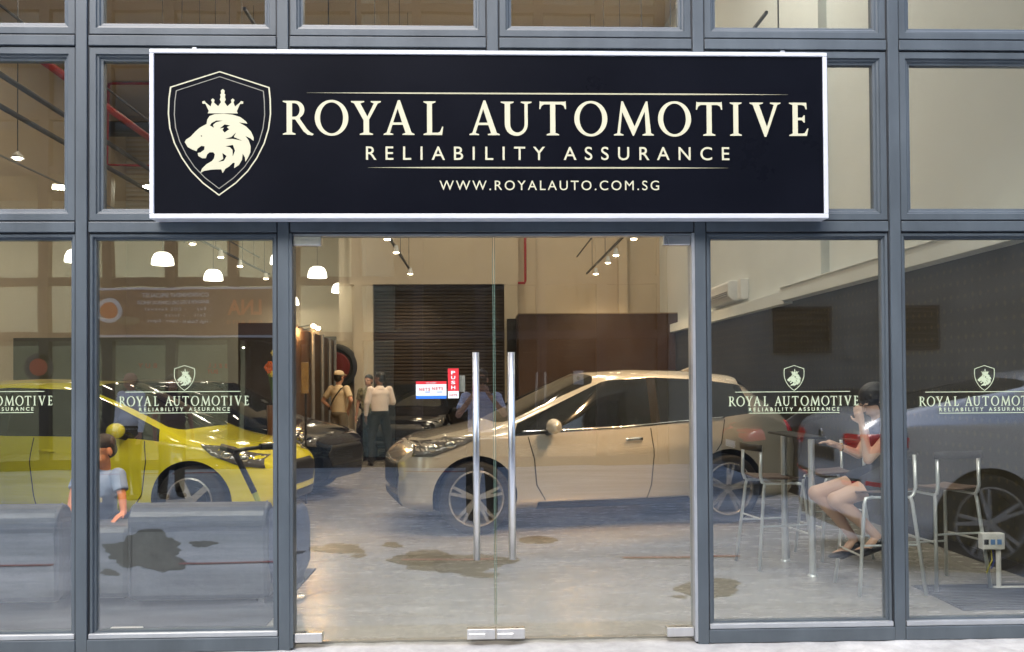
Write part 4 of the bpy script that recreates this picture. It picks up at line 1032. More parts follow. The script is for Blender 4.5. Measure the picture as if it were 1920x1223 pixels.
def stations(L, H, hw, zhood, zbelt, cowl, header, rear0, rear1, deck, tz, zl=.2, nose=.62, slope=0.0, bpil=.52, wz=0.0, rise=0.0):
    """stations of a car: cowl, header, rear glass top and bottom given as distances from the nose"""
    cz = zhood+.07; tw = hw*.76
    bx = header+(rear0-header)*bpil
    return [
     (.03, hw*.60, zl+.12, nose*.86, nose*.92),
     (.10, hw*.82, zl+.03, nose, nose*1.09),
     (.34, hw*.94, zl, zhood*.86, zhood*.95),
     (.85, hw, zl, zhood*.96, zhood+.03),
     (cowl, hw, zl, zbelt-.03, cz+.02, cowl-.02, tw+.07, zbelt+.02, cowl-.12, 'cowl'),
     (cowl+.55, hw, zl, zbelt, H-.035, header, tw, H-.11, header-.10, 'header'),
     (bx, hw, zl, zbelt+.01+rise*.35, H, bx, tw+.01, H-.085, bx, 'bp'),
     (bx+.07, hw, zl, zbelt+.015+rise*.38, H, bx+.07, tw+.01, H-.085, bx+.07),
     ((bx+rear0)/2+.1, hw, zl, zbelt+.03+rise*.7, H-.012, (bx+rear0)/2+.1, tw, H-.11, (bx+rear0)/2+.1),
     (rear0+.05, hw*.99, zl, zbelt+.06+wz+rise, H-.055-slope, rear0, tw-.05, H-.17-slope, rear0+.12, 'rg0'),
     (rear1-.10, hw*.97, zl+.01, tz, deck+.03, rear1-.06, hw*.74, deck-.02, rear1, 'rg1'),
     (L-.12, hw*.93, zl+.04, tz-.10, deck-.02),
     (L-.03, hw*.80, zl+.12, tz-.22, deck-.12)]

silver = mat('champagne_silver_paint', (0.68, 0.635, 0.55), 0.18, metal=0.45, coat=1.0)
silver_grey = mat('silver_grey_paint', (0.58, 0.62, 0.68), 0.20, metal=0.45, coat=1.0)
yellow = mat('lime_yellow_paint', (0.80, 0.75, 0.025), 0.16, coat=1.0)
navy = mat('navy_paint', (0.004, 0.009, 0.022), 0.10, spec=.35)
blackp = mat('black_paint', (0.005, 0.005, 0.007), 0.10, spec=.35)

def strip(pts, w_):
    """closed outline of a thin strip along pts"""
    a, b = [], []
    for i, p in enumerate(pts):
        q0 = pts[max(0, i-1)]; q1 = pts[min(len(pts)-1, i+1)]; d = Vector((q1[0]-q0[0], q1[1]-q0[1])).normalized()
        a.append((p[0]-d.y*w_, p[1]+d.x*w_)); b.append((p[0]+d.y*w_, p[1]-d.x*w_))
    return a+b[::-1]
def sides(nm, poly, m_, off): return [(nm, poly, 'L', m_, off), (nm, poly, 'R', m_, off)]

# silver crossover in the middle of the showroom
L = 4.22; st = stations(L, 1.56, .89, .97, .94, 1.05, 2.08, 3.58, 4.06, 1.12, 1.02, slope=.0, bpil=.30, nose=.72, rise=.10)
ex = []
ex += sides('door_gap', strip([(1.25,.91),(1.30,.7),(1.33,.45),(1.42,.30)], .004), seam, .002)
ex += sides('door_gap', strip([(2.50,.97),(2.52,.7),(2.50,.42),(2.46,.28)], .004), seam, .002)
ex += sides('door_gap', strip([(3.30,1.04),(3.24,.80),(3.12,.62),(3.02,.45),(2.98,.30)], .004), seam, .002)
ex += sides('sill_trim', strip([(1.35,.25),(2.2,.245),(2.98,.25)], .035), black, .008)
ex += sides('window_trim', strip([(1.20,.955),(2.2,.985),(3.3,1.06)], .006), chrome, .010)
ex += sides('door_handle', strip([(2.22,.86),(2.32,.865),(2.40,.865)], .016), chrome, .024)
t, on, tr_ = car('silver_crossover', 'large champagne silver crossover parked side on in the middle of the showroom', silver, (0,0,0), 0, st, L, (.74, 3.33), wr=.345, rim=.262, hw=.89, crease=.85,
    head=[(.16,.74),(.22,.85),(.50,.91),(.80,.92),(.62,.84),(.34,.74)], tail=[(4.02,.90),(4.24,.84),(4.24,.98),(4.0,1.02)], spokes=5, extras=ex)
ang = math.atan2(-.213, -.977)
fa = Vector((-.236, 4.36)); u = Vector((math.cos(ang), math.sin(ang)))
c = fa - u*(L/2-.74); t.location = (c.x, c.y, 0); t.rotation_euler = (0, 0, ang)
MB().prism([(-1.02, 1.51), (-1.30, 1.49), (-1.34, 1.60), (-1.27, 1.60)], -.02, .02).build('roof_fin', silver, t, bevel=.006)

# lime yellow hatchback
L = 4.25; st = stations(L, 1.50, .87, .90, .93, 1.05, 1.95, 3.55, 4.05, 1.02, .98, bpil=.45, nose=.66)
ex = []
ex += sides('door_gap', strip([(1.25,.90),(1.22,.7),(1.27,.40),(1.36,.27)], .004), seam, .002)
ex += sides('door_gap', strip([(2.36,.93),(2.38,.7),(2.36,.42),(2.34,.26)], .004), seam, .002)
ex += sides('door_gap', strip([(3.24,.96),(3.14,.75),(2.98,.6),(2.86,.42),(2.84,.26)], .004), seam, .002)
ex += sides('door_handle', strip([(2.12,.80),(2.28,.81)], .014), yellow, .024)
t, on, tr_ = car('yellow_hatchback', 'lime yellow hatchback parked behind the left window', yellow, (0,0,0), 0, st, L, (.80, 3.38), wr=.33, rim=.225, hw=.87,
    head=[(.13,.63),(.17,.74),(.45,.83),(.72,.86),(.60,.76),(.34,.66)], tail=[(4.0,.80),(4.2,.76),(4.2,.92),(3.98,.96)], spokes=5, extras=ex, double=False)
ang = -R(8); u = Vector((math.cos(ang), math.sin(ang))); wn = Vector((-u.y, u.x))
fa = Vector((-2.72, 3.7)) + wn*.76
c = fa - u*(L/2-.80); t.location = (c.x, c.y, 0); t.rotation_euler = (0, 0, ang)

# navy hatchback behind it
L = 4.3; st = stations(L, 1.50, .88, .93, .94, 1.05, 1.90, 3.5, 4.1, 1.02, .98, nose=.68)
ex = sides('fog_lamp', [(.16,.36),(.30,.36),(.32,.44),(.18,.45)], lamp_chrome, .008)
t, on, tr_ = car('navy_hatchback', 'dark navy hatchback with its nose showing left of the capped man', navy, (0,0,0), 0, st, L, (.82, 3.4), wr=.33, rim=.225, hw=.88,
    head=[(.14,.66),(.18,.78),(.46,.86),(.74,.89),(.60,.80),(.34,.69)], tail=None, extras=ex)
ang = -R(15); u = Vector((math.cos(ang), math.sin(ang))); tip = Vector((-1.66, 6.6))
c = tip - u*(L/2); t.location = (c.x, c.y, 0); t.rotation_euler = (0, 0, ang)

# black saloon behind the men
L = 4.5; st = stations(L, 1.42, .88, .88, .88, 1.15, 2.0, 3.3, 3.95, .98, .94, nose=.62)
t, on, tr_ = car('black_saloon', 'black saloon parked between the men and the silver crossover', blackp, (0,0,0), 0, st, L, (.85, 3.5), wr=.32, rim=.22, hw=.88,
    head=[(.14,.60),(.18,.72),(.44,.80),(.70,.82),(.58,.74),(.34,.63)], tail=None)
ang = -R(97); u = Vector((math.cos(ang), math.sin(ang))); tip = Vector((-1.55, 11.4))
c = tip - u*(L/2); t.location = (c.x, c.y, 0); t.rotation_euler = (0, 0, ang)

# silver grey coupe-backed SUV in the lane (seen mirrored at right)
L = 4.88; st = stations(L, 1.68, .98, 1.05, 1.12, 1.35, 2.25, 3.15, 4.62, 1.30, 1.22, nose=.78, slope=.02)
ex = []
ex += sides('bumper_reflector', strip([(4.58,.71),(4.70,.72),(4.80,.73)], .018), tail_red, .008)
ex += [('bumper_reflector', strip([(-.72,.71),(-.58,.70),(-.42,.69)], .020), 'B', tail_red, .008), ('bumper_reflector', strip([(.42,.69),(.58,.70),(.72,.71)], .020), 'B', tail_red, .008)]
ex += [('tail_light', [(.46,1.07),(.56,.97),(.74,.96),(.74,1.12),(.48,1.12)], 'B', tail_red, .010), ('tail_light', [(-.46,1.07),(-.48,1.12),(-.74,1.12),(-.74,.96),(-.56,.97)], 'B', tail_red, .010)]
ex += [('lower_valance', [(-.70,.28),(.70,.28),(.72,.42),(-.72,.42)], 'B', black, .006), ('number_plate', [(-.26,.86),(.26,.86),(.26,.98),(-.26,.98)], 'B', black, .008),
       ('boot_gap', strip([(-.74,.74),(0,.70),(.74,.74)], .012), 'B', seam, .004)]
ex += sides('door_gap', strip([(2.75,1.04),(2.78,.7),(2.75,.35)], .004), seam, .002)
t, on, tr_ = car('silver_grey_suv', 'silver grey sloping-back SUV parked in the lane, mirrored in the right windows', silver_grey, (0,0,0), 0, st, L, (.90, 3.83), wr=.40, rim=.30, hw=.98,
    head=[(.16,.74),(.22,.86),(.52,.93),(.80,.95),(.62,.86),(.34,.76)], tail=[(4.50,1.02),(4.78,.97),(4.80,1.12),(4.60,1.14),(4.48,1.10)], rim_m=alloy_dk, spokes=5, extras=ex)
t.location = (3.10+L/2, -3.15, GZ); t.rotation_euler = (0, 0, 0)
SUV = t
bdg = MB().lathe([(0,.012),(.04,.012),(.043,0),(0,0)], (0,0,0), 'X', 20).build('badge', chrome, t); bdg.location = (-L/2+.02, 0, 1.10); bdg.rotation_euler = (0, 0, math.pi)
# black car farther off in the lane
L = 4.5; st = stations(L, 1.45, .88, .90, .90, 1.15, 2.0, 3.4, 4.0, .98, .94, nose=.62)
t, on, tr_ = car('black_hatchback', 'black car with a red tail light, mirrored between the silver car and the SUV', blackp, (0,0,0), 0, st, L, (.85, 3.5), wr=.32, rim=.22, hw=.88,
    head=[(.14,.60),(.18,.72),(.44,.80),(.70,.82),(.58,.74),(.34,.63)], tail=[(4.20,.78),(4.44,.74),(4.46,.90),(4.22,.94)],
    extras=[('tail_light', [(.40,.78),(.66,.76),(.66,.86),(.40,.86)], 'B', tail_red, .010), ('tail_light', [(-.40,.78),(-.40,.86),(-.66,.86),(-.66,.76)], 'B', tail_red, .010), ('number_plate', [(-.26,.62),(.26,.62),(.26,.72),(-.26,.72)], 'B', sw, .008)])
t.location = (3.55+L/2, -7.9, GZ); t.rotation_euler = (0, 0, 0)

# ------------------------------------------------------------------ people
def head_prims(c, s=1.0, yaw=0.0, pitch=0.0):
    """skull, jaw, nose, brow, ears, lips about the head's centre; the face looks along -y before turning"""
    Q = Matrix.Rotation(yaw, 3, 'Z') @ Matrix.Rotation(pitch, 3, 'X')
    c = Vector(c); T = lambda x, y, z: tuple(c + Q @ (Vector((x, y, z))*s))
    E_ = lambda x, y, z, r: ('e', T(x, y, z), [k*s for k in r], Q)
    return [E_(0,.008,.03,(.076,.095,.085)), E_(0,-.025,-.045,(.060,.066,.070)), E_(0,-.040,-.085,(.036,.036,.028)), E_(0,-.100,-.012,(.013,.020,.024)), E_(0,-.108,-.026,(.018,.015,.011)),
            E_(-.030,-.084,.018,(.022,.012,.009)), E_(.030,-.084,.018,(.022,.012,.009)), E_(0,-.088,-.060,(.022,.012,.010)), E_(-.078,.010,-.008,(.010,.020,.030)), E_(.078,.010,-.008,(.010,.020,.030))], T, Q
def hand_prims(wrist, direc, palm_n, s=1.0, curl=.35):
    w_ = Vector(wrist); d = Vector(direc).normalized(); n = Vector(palm_n); n = (n - d*n.dot(d)).normalized(); sd = d.cross(n)
    out = [('c', tuple(w_), tuple(w_+d*.075*s), .024*s, .026*s), ('c', tuple(w_+d*.03*s+sd*.018*s), tuple(w_+d*.085*s+sd*.028*s), .014*s, .012*s), ('c', tuple(w_+d*.03*s-sd*.018*s), tuple(w_+d*.085*s-sd*.028*s), .014*s, .012*s)]
    for i, (o, ln) in enumerate(((-.030,.058),(-.011,.070),(.010,.074),(.030,.066))):
        p0 = w_+d*.082*s+sd*o*s; d1 = (d+n*curl*.5).normalized(); d2 = (d+n*curl*1.6).normalized()
        p1 = p0+d1*ln*.55*s; p2 = p1+d2*ln*.5*s
        out += [('c', tuple(p0), tuple(p1), .0088*s, .0080*s), ('c', tuple(p1), tuple(p2), .0080*s, .0068*s)]
    q0 = w_+d*.025*s+sd*.022*s; q1 = q0+(d*.6+sd*.8).normalized()*.045*s; q2 = q1+(d*.9+sd*.3+n*.3).normalized()*.034*s
    return out+[('c', tuple(q0), tuple(q1), .013*s, .010*s), ('c', tuple(q1), tuple(q2), .010*s, .008*s)]

def standing(label, loc, rz, H, skin_m, shirt_m, trouser_m, hair='short', arms='down', cap=None, sleeve='short', extra=None, bald=False, head_yaw=0, voxel=.011, stance=.10, belt=True):
    t = thing('person', label, 'person', loc, rz); k = H/1.72
    S_ = lambda x, y, z: (x*k, y*k, z*k)
    hp, T, Q = head_prims(S_(0, -.01, 1.605), k, head_yaw)
    body = list(hp) + [('c', S_(0,.01,1.44), S_(0,0,1.54), .052*k, .050*k)]
    AR = {'down': lambda s: (S_(s*.24,.0,1.15), S_(s*.25,-.06,.90)), 'folded': lambda s: (S_(s*.25,.0,1.16), S_(-s*.02,-.20,1.17)), 'camera': lambda s: (S_(s*.26,-.10,1.20), S_(s*.075,-.17,1.46)),
          'hips': lambda s: (S_(s*.33,.06,1.18), S_(s*.19,-.04,1.01)), 'out': lambda s: (S_(s*.27,.02,1.16), S_(s*.28,-.20,1.05))}
    sleeves, torso = [], []
    for s in (-1, 1):
        sh = S_(s*.175, .0, 1.40); a = arms if isinstance(arms, str) else arms[0 if s < 0 else 1]
        el, wr_ = AR[a](s)
        body += [('c', sh, el, .045*k, .038*k), ('c', el, wr_, .037*k, .025*k)]
        d = Vector(wr_)-Vector(el); pn = Vector((-s, 0, 0)) if a in ('down', 'out') else Vector((0, .2, -1)) if a != 'camera' else Vector((-s, -.3, 0))
        body += hand_prims(wr_, d if a != 'camera' else Vector((-s*.2, -.7, .75)), pn, k, .5)
        dv = (Vector(el)-Vector(sh)); e_ = tuple(Vector(sh)+dv*(.72 if sleeve == 'short' else 1.0))
        sleeves += [('t', sh, e_, .066*k, .060*k), ('e', sh, (.070*k, .066*k, .066*k))]
        if sleeve == 'long':
            dv2 = Vector(wr_)-Vector(el); sleeves += [('t', el, tuple(Vector(el)+dv2*.93), .050*k, .036*k), ('e', el, (.055*k,)*3)]
        kn, an = S_(s*(stance+.005), -.015, .49), S_(s*(stance+.02), .02, .085)
        body += [('c', S_(s*.095, 0, .90), kn, .078*k, .055*k), ('c', kn, an, .050*k, .034*k)]
    body += [('e', S_(0, 0, 1.20), (.15*k, .10*k, .24*k)), ('e', S_(0, 0, .96), (.145*k, .105*k, .12*k))]
    blob('body', body, voxel*.75, skin_m, t)
    torso = [('e', S_(0,.0,1.32), (.185*k,.118*k,.13*k)), ('t', S_(0,-.0,.93), S_(0,0,1.30), .160*k, .165*k), ('e', S_(0,-.025,1.08), (.165*k,.125*k,.13*k)), ('t', S_(0,.008,1.40), S_(0,.004,1.47), .10*k, .062*k)]
    # flatten the tube front to back by adding it as an ellipse stack
    torso = [p for p in torso if p[0] == 'e' or p[3] < .12*k] + [('e', S_(0, 0, z), ((.160+.012*(z-1.0))*k, .116*k, .09*k)) for z in (.98, 1.01, 1.04, 1.07, 1.10, 1.13, 1.16, 1.19, 1.22, 1.25, 1.28)]
    blob('shirt', torso+sleeves, voxel, shirt_m, t, smooth=3)
    tr = [('e', S_(0, .005, .94), (.162*k, .120*k, .10*k))]
    for s in (-1, 1):
        kn, an = S_(s*(stance+.005), -.015, .49), S_(s*(stance+.02), .02, .07)
        tr += [('c', S_(s*.085, 0, .88), kn, .098*k, .074*k), ('t', kn, an, .074*k, .062*k)]
    blob('trousers', tr, voxel, trouser_m, t, smooth=3)
    for s in (-1, 1):
        blob('shoe', [('e', S_(s*(stance+.02), -.05, .035), (.048*k, .130*k, .040*k)), ('e', S_(s*(stance+.02), .03, .05), (.044*k, .06*k, .05*k))], .01, mat('shoe_leather', (.02, .016, .014), .35), t)
    if belt: MB().lathe([(.163*k,-.02),(.167*k,-.02),(.167*k,.02),(.163*k,.02)], (0, 0, 0), 'Z', 28).build('belt', black, t, loc=(0, 0, .985*k)).scale = (1.0, .76, 1)
    if not bald:
        hb = [('e', T(0, .018, .048), [q*k for q in (.083, .100, .082)], Q), ('e', T(0, .045, .0), [q*k for q in (.078, .070, .085)], Q)]
        blob('hair', hb, .009, hair_m, t, smooth=2)
    else:
        blob('hair', [('e', T(0, .052, -.005), [q*k for q in (.078, .062, .055)], Q)], .009, hair_m, t, smooth=2)
    for s in (-1, 1): MB().ell(T(s*.029, -.092, .006), (.011*k, .006*k, .006*k), Q, 8, 6).build('eye', black, t, smooth=True)
    if cap:
        cp = MB().ell(T(0, .012, .070), [q*k for q in (.092, .108, .070)], Q, 20, 12).build('cap', cap, t, smooth=True)
        MB().ell(T(0, -.125, .055), [q*k for q in (.066, .062, .010)], Q @ Matrix.Rotation(R(12), 3, 'X'), 18, 8).build('cap_peak', cap, cp, smooth=True)
    if extra: extra(t, k)
    return t
beige = mat('beige_cotton', (.62, .50, .33), .85, var=.08, vscale=6, bump=.15, bscale=40)
pink = mat('pale_pink_cotton', (.82, .72, .67), .8, var=.06, vscale=5, bump=.15, bscale=30)
trd = mat('black_trousers_cloth', (.012, .012, .014), .8)
khaki = mat('khaki_trousers_cloth', (.16, .13, .09), .85)
camo = mat('patterned_shirt_cloth', (.20, .18, .10), .85, var=.9, vscale=16)
palebl = mat('pale_blue_shirt_cloth', (.55, .60, .80), .8, var=.06, vscale=5, bump=.15, bscale=30)
whitebl = mat('white_blue_shirt_cloth', (.82, .85, .92), .8, var=.05, vscale=5, bump=.15, bscale=30)
purple = mat('dark_purple_shirt_cloth', (.035, .02, .05), .8)
def strap(t, k):
    MB().path([(-.15*k, -.10*k, 1.42*k), (-.05*k, -.14*k, 1.30*k), (.10*k, -.14*k, 1.10*k), (.18*k, -.05*k, 1.0*k), (.17*k, .08*k, 1.02*k), (.02*k, .135*k, 1.22*k), (-.12*k, .10*k, 1.40*k), (-.15*k, .0, 1.45*k)], .010*k, 6).build('bag_strap', black, t)
standing('man in a beige cap and beige shirt with his back turned, beside the navy car', (-2.47, 10.9, 0), R(150), 1.62, skin, beige, khaki, cap=beige, arms='hips', extra=strap, belt=False)
standing('shorter man in a patterned shirt between the cap wearer and the pale shirted man', (-2.04, 11.6, 0), R(-20), 1.56, skin, camo, trd, arms='down', belt=False)
standing('man in a pale pink shirt and black trousers with arms folded, turned left', (-1.74, 10.7, 0), R(200), 1.60, skin_dark, pink, trd, arms=('folded', 'down'), sleeve='long', head_yaw=R(50), stance=.15)
standing('man in a pale shirt with thinning hair, mirrored in front of the yellow car', (-4.82, -7.6, GZ), R(-150), 1.74, skin, whitebl, trd, bald=True, arms='down', sleeve='long')
standing('man in a dark purple shirt, mirrored beside the pale shirted man', (-4.30, -7.7, GZ), R(140), 1.70, skin, purple, trd, arms='down')
def cam_prop(t, k):
    c_ = MB().box((-.065, -.255, 1.555), (.065, -.20, 1.645)).build('camera_body', black, t, bevel=.008)
    MB().lathe([(.036,.0),(.036,-.02),(.033,-.028),(.0,-.02)], (0, -.255, 1.60), 'Y', 20).build('lens_ring', black, c_, smooth=True)
ph = standing('photographer in a pale blue shirt with a camera, mirrored behind the left door handle', (0.0, -5.40, GZ), R(180), 1.72, skin, palebl, trd, arms='camera', extra=cam_prop, sleeve='short')

# boy leaning between the sofas
def P_(px, py, y): return tuple(at(px, py, y))
boy_y = 1.35
tb = thing('person', 'boy in a pale blue T-shirt leaning on his hands between the two grey sofas', 'person', (0,0,0))
bs = mat('boy_skin_warm_lit', (.86, .31, .13), .5, var=.05)  # warm lamp light is put into the skin colour
hc = Vector(at(192, 846, boy_y)); 
hp, T, Q = head_prims(tuple(hc), .92, R(-34), R(10))
nk = at(196, 876, boy_y+.03); shl, shr = Vector(at(150, 897, boy_y+.05)), Vector(at(221, 892, boy_y+.0))
ell_, elr = Vector(at(138, 925, boy_y-.02)), Vector(at(229, 930, boy_y-.05))
wl_, wr2 = Vector(at(130, 962, boy_y-.10)), Vector(at(232, 962, boy_y-.10))
hip = Vector(at(186, 975, boy_y+.18)); hip.z = .50
bp = list(hp)+[('c', tuple(nk), tuple(hc+Vector((0,.02,-.05))), .042, .042), ('c', tuple(shl), tuple(ell_), .034, .028), ('c', tuple(ell_), tuple(wl_), .028, .020), ('c', tuple(shr), tuple(elr), .034, .028), ('c', tuple(elr), tuple(wr2), .028, .020),
      ('e', tuple((shl+shr)/2+Vector((0,.0,-.06))), (.11,.08,.12)), ('c', tuple((shl+shr)/2+Vector((0,0,-.05))), tuple(hip), .09, .10)]
bp += hand_prims(tuple(wl_), (-.2,-.6,-.35), (0,-.3,-1), .75, .2)+hand_prims(tuple(wr2), (-.3,-.6,-.30), (0,-.3,-1), .75, .2)
for s in (-1, 1):
    kn = hip+Vector((s*.08, .05, -.22)); ft = Vector((hip.x+s*.09, hip.y+.08, .05)); bp += [('c', tuple(hip+Vector((s*.06,0,0))), tuple(kn), .065, .048), ('c', tuple(kn), tuple(ft), .045, .03), ('e', (ft.x, ft.y-.05, .035), (.035,.085,.032))]
blob('body', bp, .0065, bs, tb)
tee = [('e', tuple((shl+shr)/2+Vector((0,.01,-.05))), (.128,.095,.12)), ('c', tuple((shl+shr)/2+Vector((0,.02,-.08))), tuple(hip+Vector((0,0,.04))), .112, .118),
       ('t', tuple(shl), tuple(shl+(ell_-shl)*.75), .052, .050), ('e', tuple(shl), (.055,)*3), ('t', tuple(shr), tuple(shr+(elr-shr)*.75), .052, .050), ('e', tuple(shr), (.055,)*3)]
blob('t_shirt', tee, .008, mat('boy_tshirt_cloth', (.36, .43, .60), .85, var=.08, vscale=9, bump=.2, bscale=25), tb, smooth=3)
pts_ = [('e', tuple(hip), (.125,.11,.10))]
for s in (-1, 1): pts_ += [('c', tuple(hip+Vector((s*.06,0,0))), tuple(hip+Vector((s*.08,.05,-.20))), .082, .070)]
blob('shorts', pts_, .009, mat('boy_shorts_cloth', (.06,.07,.09), .85), tb, smooth=3)
blob('hair', [('e', T(0,.014,.052), [q*.92 for q in (.081,.099,.078)], Q), ('e', T(0,.040,.005), [q*.92 for q in (.079,.070,.072)], Q), ('e', T(0,-.046,.088), [q*.92 for q in (.058,.036,.020)], Q)], .008, mat('boy_hair', (.035,.018,.010), .45, bump=.6, bscale=120), tb, smooth=2)
for s in (-1, 1):
    MB().ell(T(s*.029,-.092,.008), (.011,.006,.006), Q, 8, 6).build('eye', black, tb, smooth=True)
    MB().ell(T(s*.030,-.097,.030), (.017,.005,.004), Q, 8, 6).build('eyebrow', hair_m, tb, smooth=True)
q = (shl+shr)/2; MB().box((q.x+.0, q.y-.118, q.z-.16), (q.x+.07, q.y-.112, q.z-.13)).build('chest_print', mat('tee_print', (.6,.5,.3), .8), tb)

# ------------------------------------------------------------------ sofas
sofa_m = mat('grey_blue_leather', (.095, .105, .122), .38, var=.25, vscale=5, bump=.5, bscale=14)
def sofa(label, x0, x1, y, z, depth=.80):
    t = thing('sofa', label, 'sofa', (0,0,0), group='low grey sofas behind the left windows')
    MB().box((x0, y, .06), (x1, y+.20, z-.06)).build('backrest', sofa_m, t, bevel=.04)
    MB().tube((x0+.01, y+.10, z-.10), (x1-.01, y+.10, z-.10), .115, n=22).build('back_roll', sofa_m, t, smooth=False, bevel=.02)
    MB().box((x0, y+.20, .06), (x1, y+depth, .26)).build('base', sofa_m, t, bevel=.03)
    n = max(1, round((x1-x0)/.6))
    for i in range(n):
        a = x0+(x1-x0)*i/n; b_ = x0+(x1-x0)*(i+1)/n
        MB().box((a+.01, y+.21, .26), (b_-.01, y+depth-.02, .40)).build('seat_cushion', sofa_m, t, bevel=.045)
    for i in range(n+1):
        a = x0+(x1-x0)*i/n; a = min(max(a, x0+.03), x1-.03)
        MB().path([(a, y-.006, .10), (a, y-.008, z-.14), (a, y+.02, z-.02), (a, y+.10, z+.017)], .006, 6).build('piping', sofa_m, t)
    for x in (x0+.06, x1-.06):
        for yy in (y+.06, y+depth-.06): MB().tube((x, yy, 0), (x, yy, .07), .02, n=8).build('leg', steel, t)
    return t
sofa('low grey sofa behind the left window, its rolled back to the glass', at(236, 1000, .85).x, at(503, 1000, .85).x, .85, .66)
sofa('low grey sofa at the left edge, cut off by the picture', at(-260, 1000, .85).x, at(112, 1000, .85).x, .85, .66)
ot = thing('ottoman', 'low grey ottoman under the boy, between the sofas', 'ottoman', (0,0,0))
MB().box((at(116, 1000, .9).x, .98, .05), (at(233, 1000, .9).x, 1.34, .52)).build('cushion', sofa_m, ot, bevel=.04)
for x in (at(130, 1000, .9).x, at(220, 1000, .9).x): MB().tube((x, 1.1, 0), (x, 1.1, .06), .02, n=8).build('leg', steel, ot)
tc_ = thing('tub_chair', 'round navy tub chair partly behind the left door mullion', 'chair', (0,0,0))
cx_, cy_ = at(522, 1000, 1.05).x, 1.12
b = MB(); n = 30; prof = [(.04,.16),(.0,.26),(.0,.50),(.02,.60),(.055,.635),(.09,.60),(.10,.40)]
for i in range(n+1):
    a = R(-205+230*i/n)
    for dr, z in prof: b.v.append((cx_+(.19-dr)*math.cos(a), cy_+(.24-dr)*math.sin(a), z))
m_ = len(prof)
for i in range(n):
    for j in range(m_-1): b.f.append((i*m_+j, (i+1)*m_+j, (i+1)*m_+j+1, i*m_+j+1))
o = b.build('tub_back', mat('navy_upholstery', (.05,.065,.11), .6, var=.1), tc_, smooth=True); o.modifiers.new('s','SOLIDIFY').thickness = .02
MB().lathe([(0,.40),(.13,.40),(.15,.37),(.15,.12),(0,.12)], (cx_, cy_, 0), 'Z', 24).build('seat', mat('navy_upholstery', (.05,.065,.11), .6), tc_, smooth=True)
MB().lathe([(0,.0),(.16,.0),(.16,.015),(.03,.03),(.03,.12),(0,.12)], (cx_, cy_, 0), 'Z', 24).build('swivel_foot', steel, tc_)
floor_sheet = tag(MB().box((-5.2, .14, .0005), (at(478, 1150, .2).x, 2.1, .008)).build('floor_sheet', mat('dark_grey_sheet', (.045,.05,.058), .95, var=.2, vscale=12, bump=.4, bscale=150)), 'dark grey sheet on the floor under the sofas behind the left windows', 'floor_sheet')  # dark sheet laid over the floor under the sofas
# kick scooter leaning behind the sofa
ks = thing('kick_scooter', 'kick scooter with black grips and a lime lower tube leaning behind the sofa', 'scooter', (0,0,0))
sy = 1.75
A = lambda px, py, dy=0: tuple(at(px, py, sy+dy))
MB().tube(A(441, 850), A(477, 924), .022).build('stem', mat('scooter_black', (.02,.02,.022), .25), ks)
MB().tube(A(477, 924), A(494, 962), .020).build('lower_tube', mat('lime_paint', (.45,.50,.05), .4), ks)
hbm = MB().path([A(420, 840), A(440, 846), A(462, 842, .1), A(500, 838, .22)], .016).build('handlebar', black, ks, smooth=True)
MB().tube(A(414, 838), A(440, 845), .026).build('grip', black, hbm); MB().tube(A(488, 838, .18), A(510, 837, .26), .026).build('grip', black, hbm)
q = Vector(A(494, 962)); MB().box((q.x-.55, q.y-.06, .07), (q.x+.05, q.y+.06, .10)).build('deck', black, ks, bevel=.01)
MB().tube(tuple(q), (q.x, q.y, .08), .02).build('fork', steel, ks)
for x in (.02, -.50): MB().tube((q.x+x, q.y-.015, .05), (q.x+x, q.y+.015, .05), .05, n=20).build('wheel', rubber, ks)
# socket strip on the floor behind the left pane
fs = thing('floor_socket', 'white double floor socket with a loose cable at the foot of the left window', 'socket', (0,0,0))
a = at(199, 1186, .22)
MB().box((a.x, .22, .0), (a.x+.18, .30, .055)).build('box', white_pl, fs, bevel=.006)
for dx in (.045, .12): MB().box((a.x+dx-.016, .212, .012), (a.x+dx+.016, .22, .045)).build('plug', black, fs, bevel=.003)
MB().path([(a.x+.12, .212, .03), (a.x+.16, .17, .06), (a.x+.22, .17, .035), (a.x+.24, .2, .004)], .003, 6).build('cable', white_pl, fs)

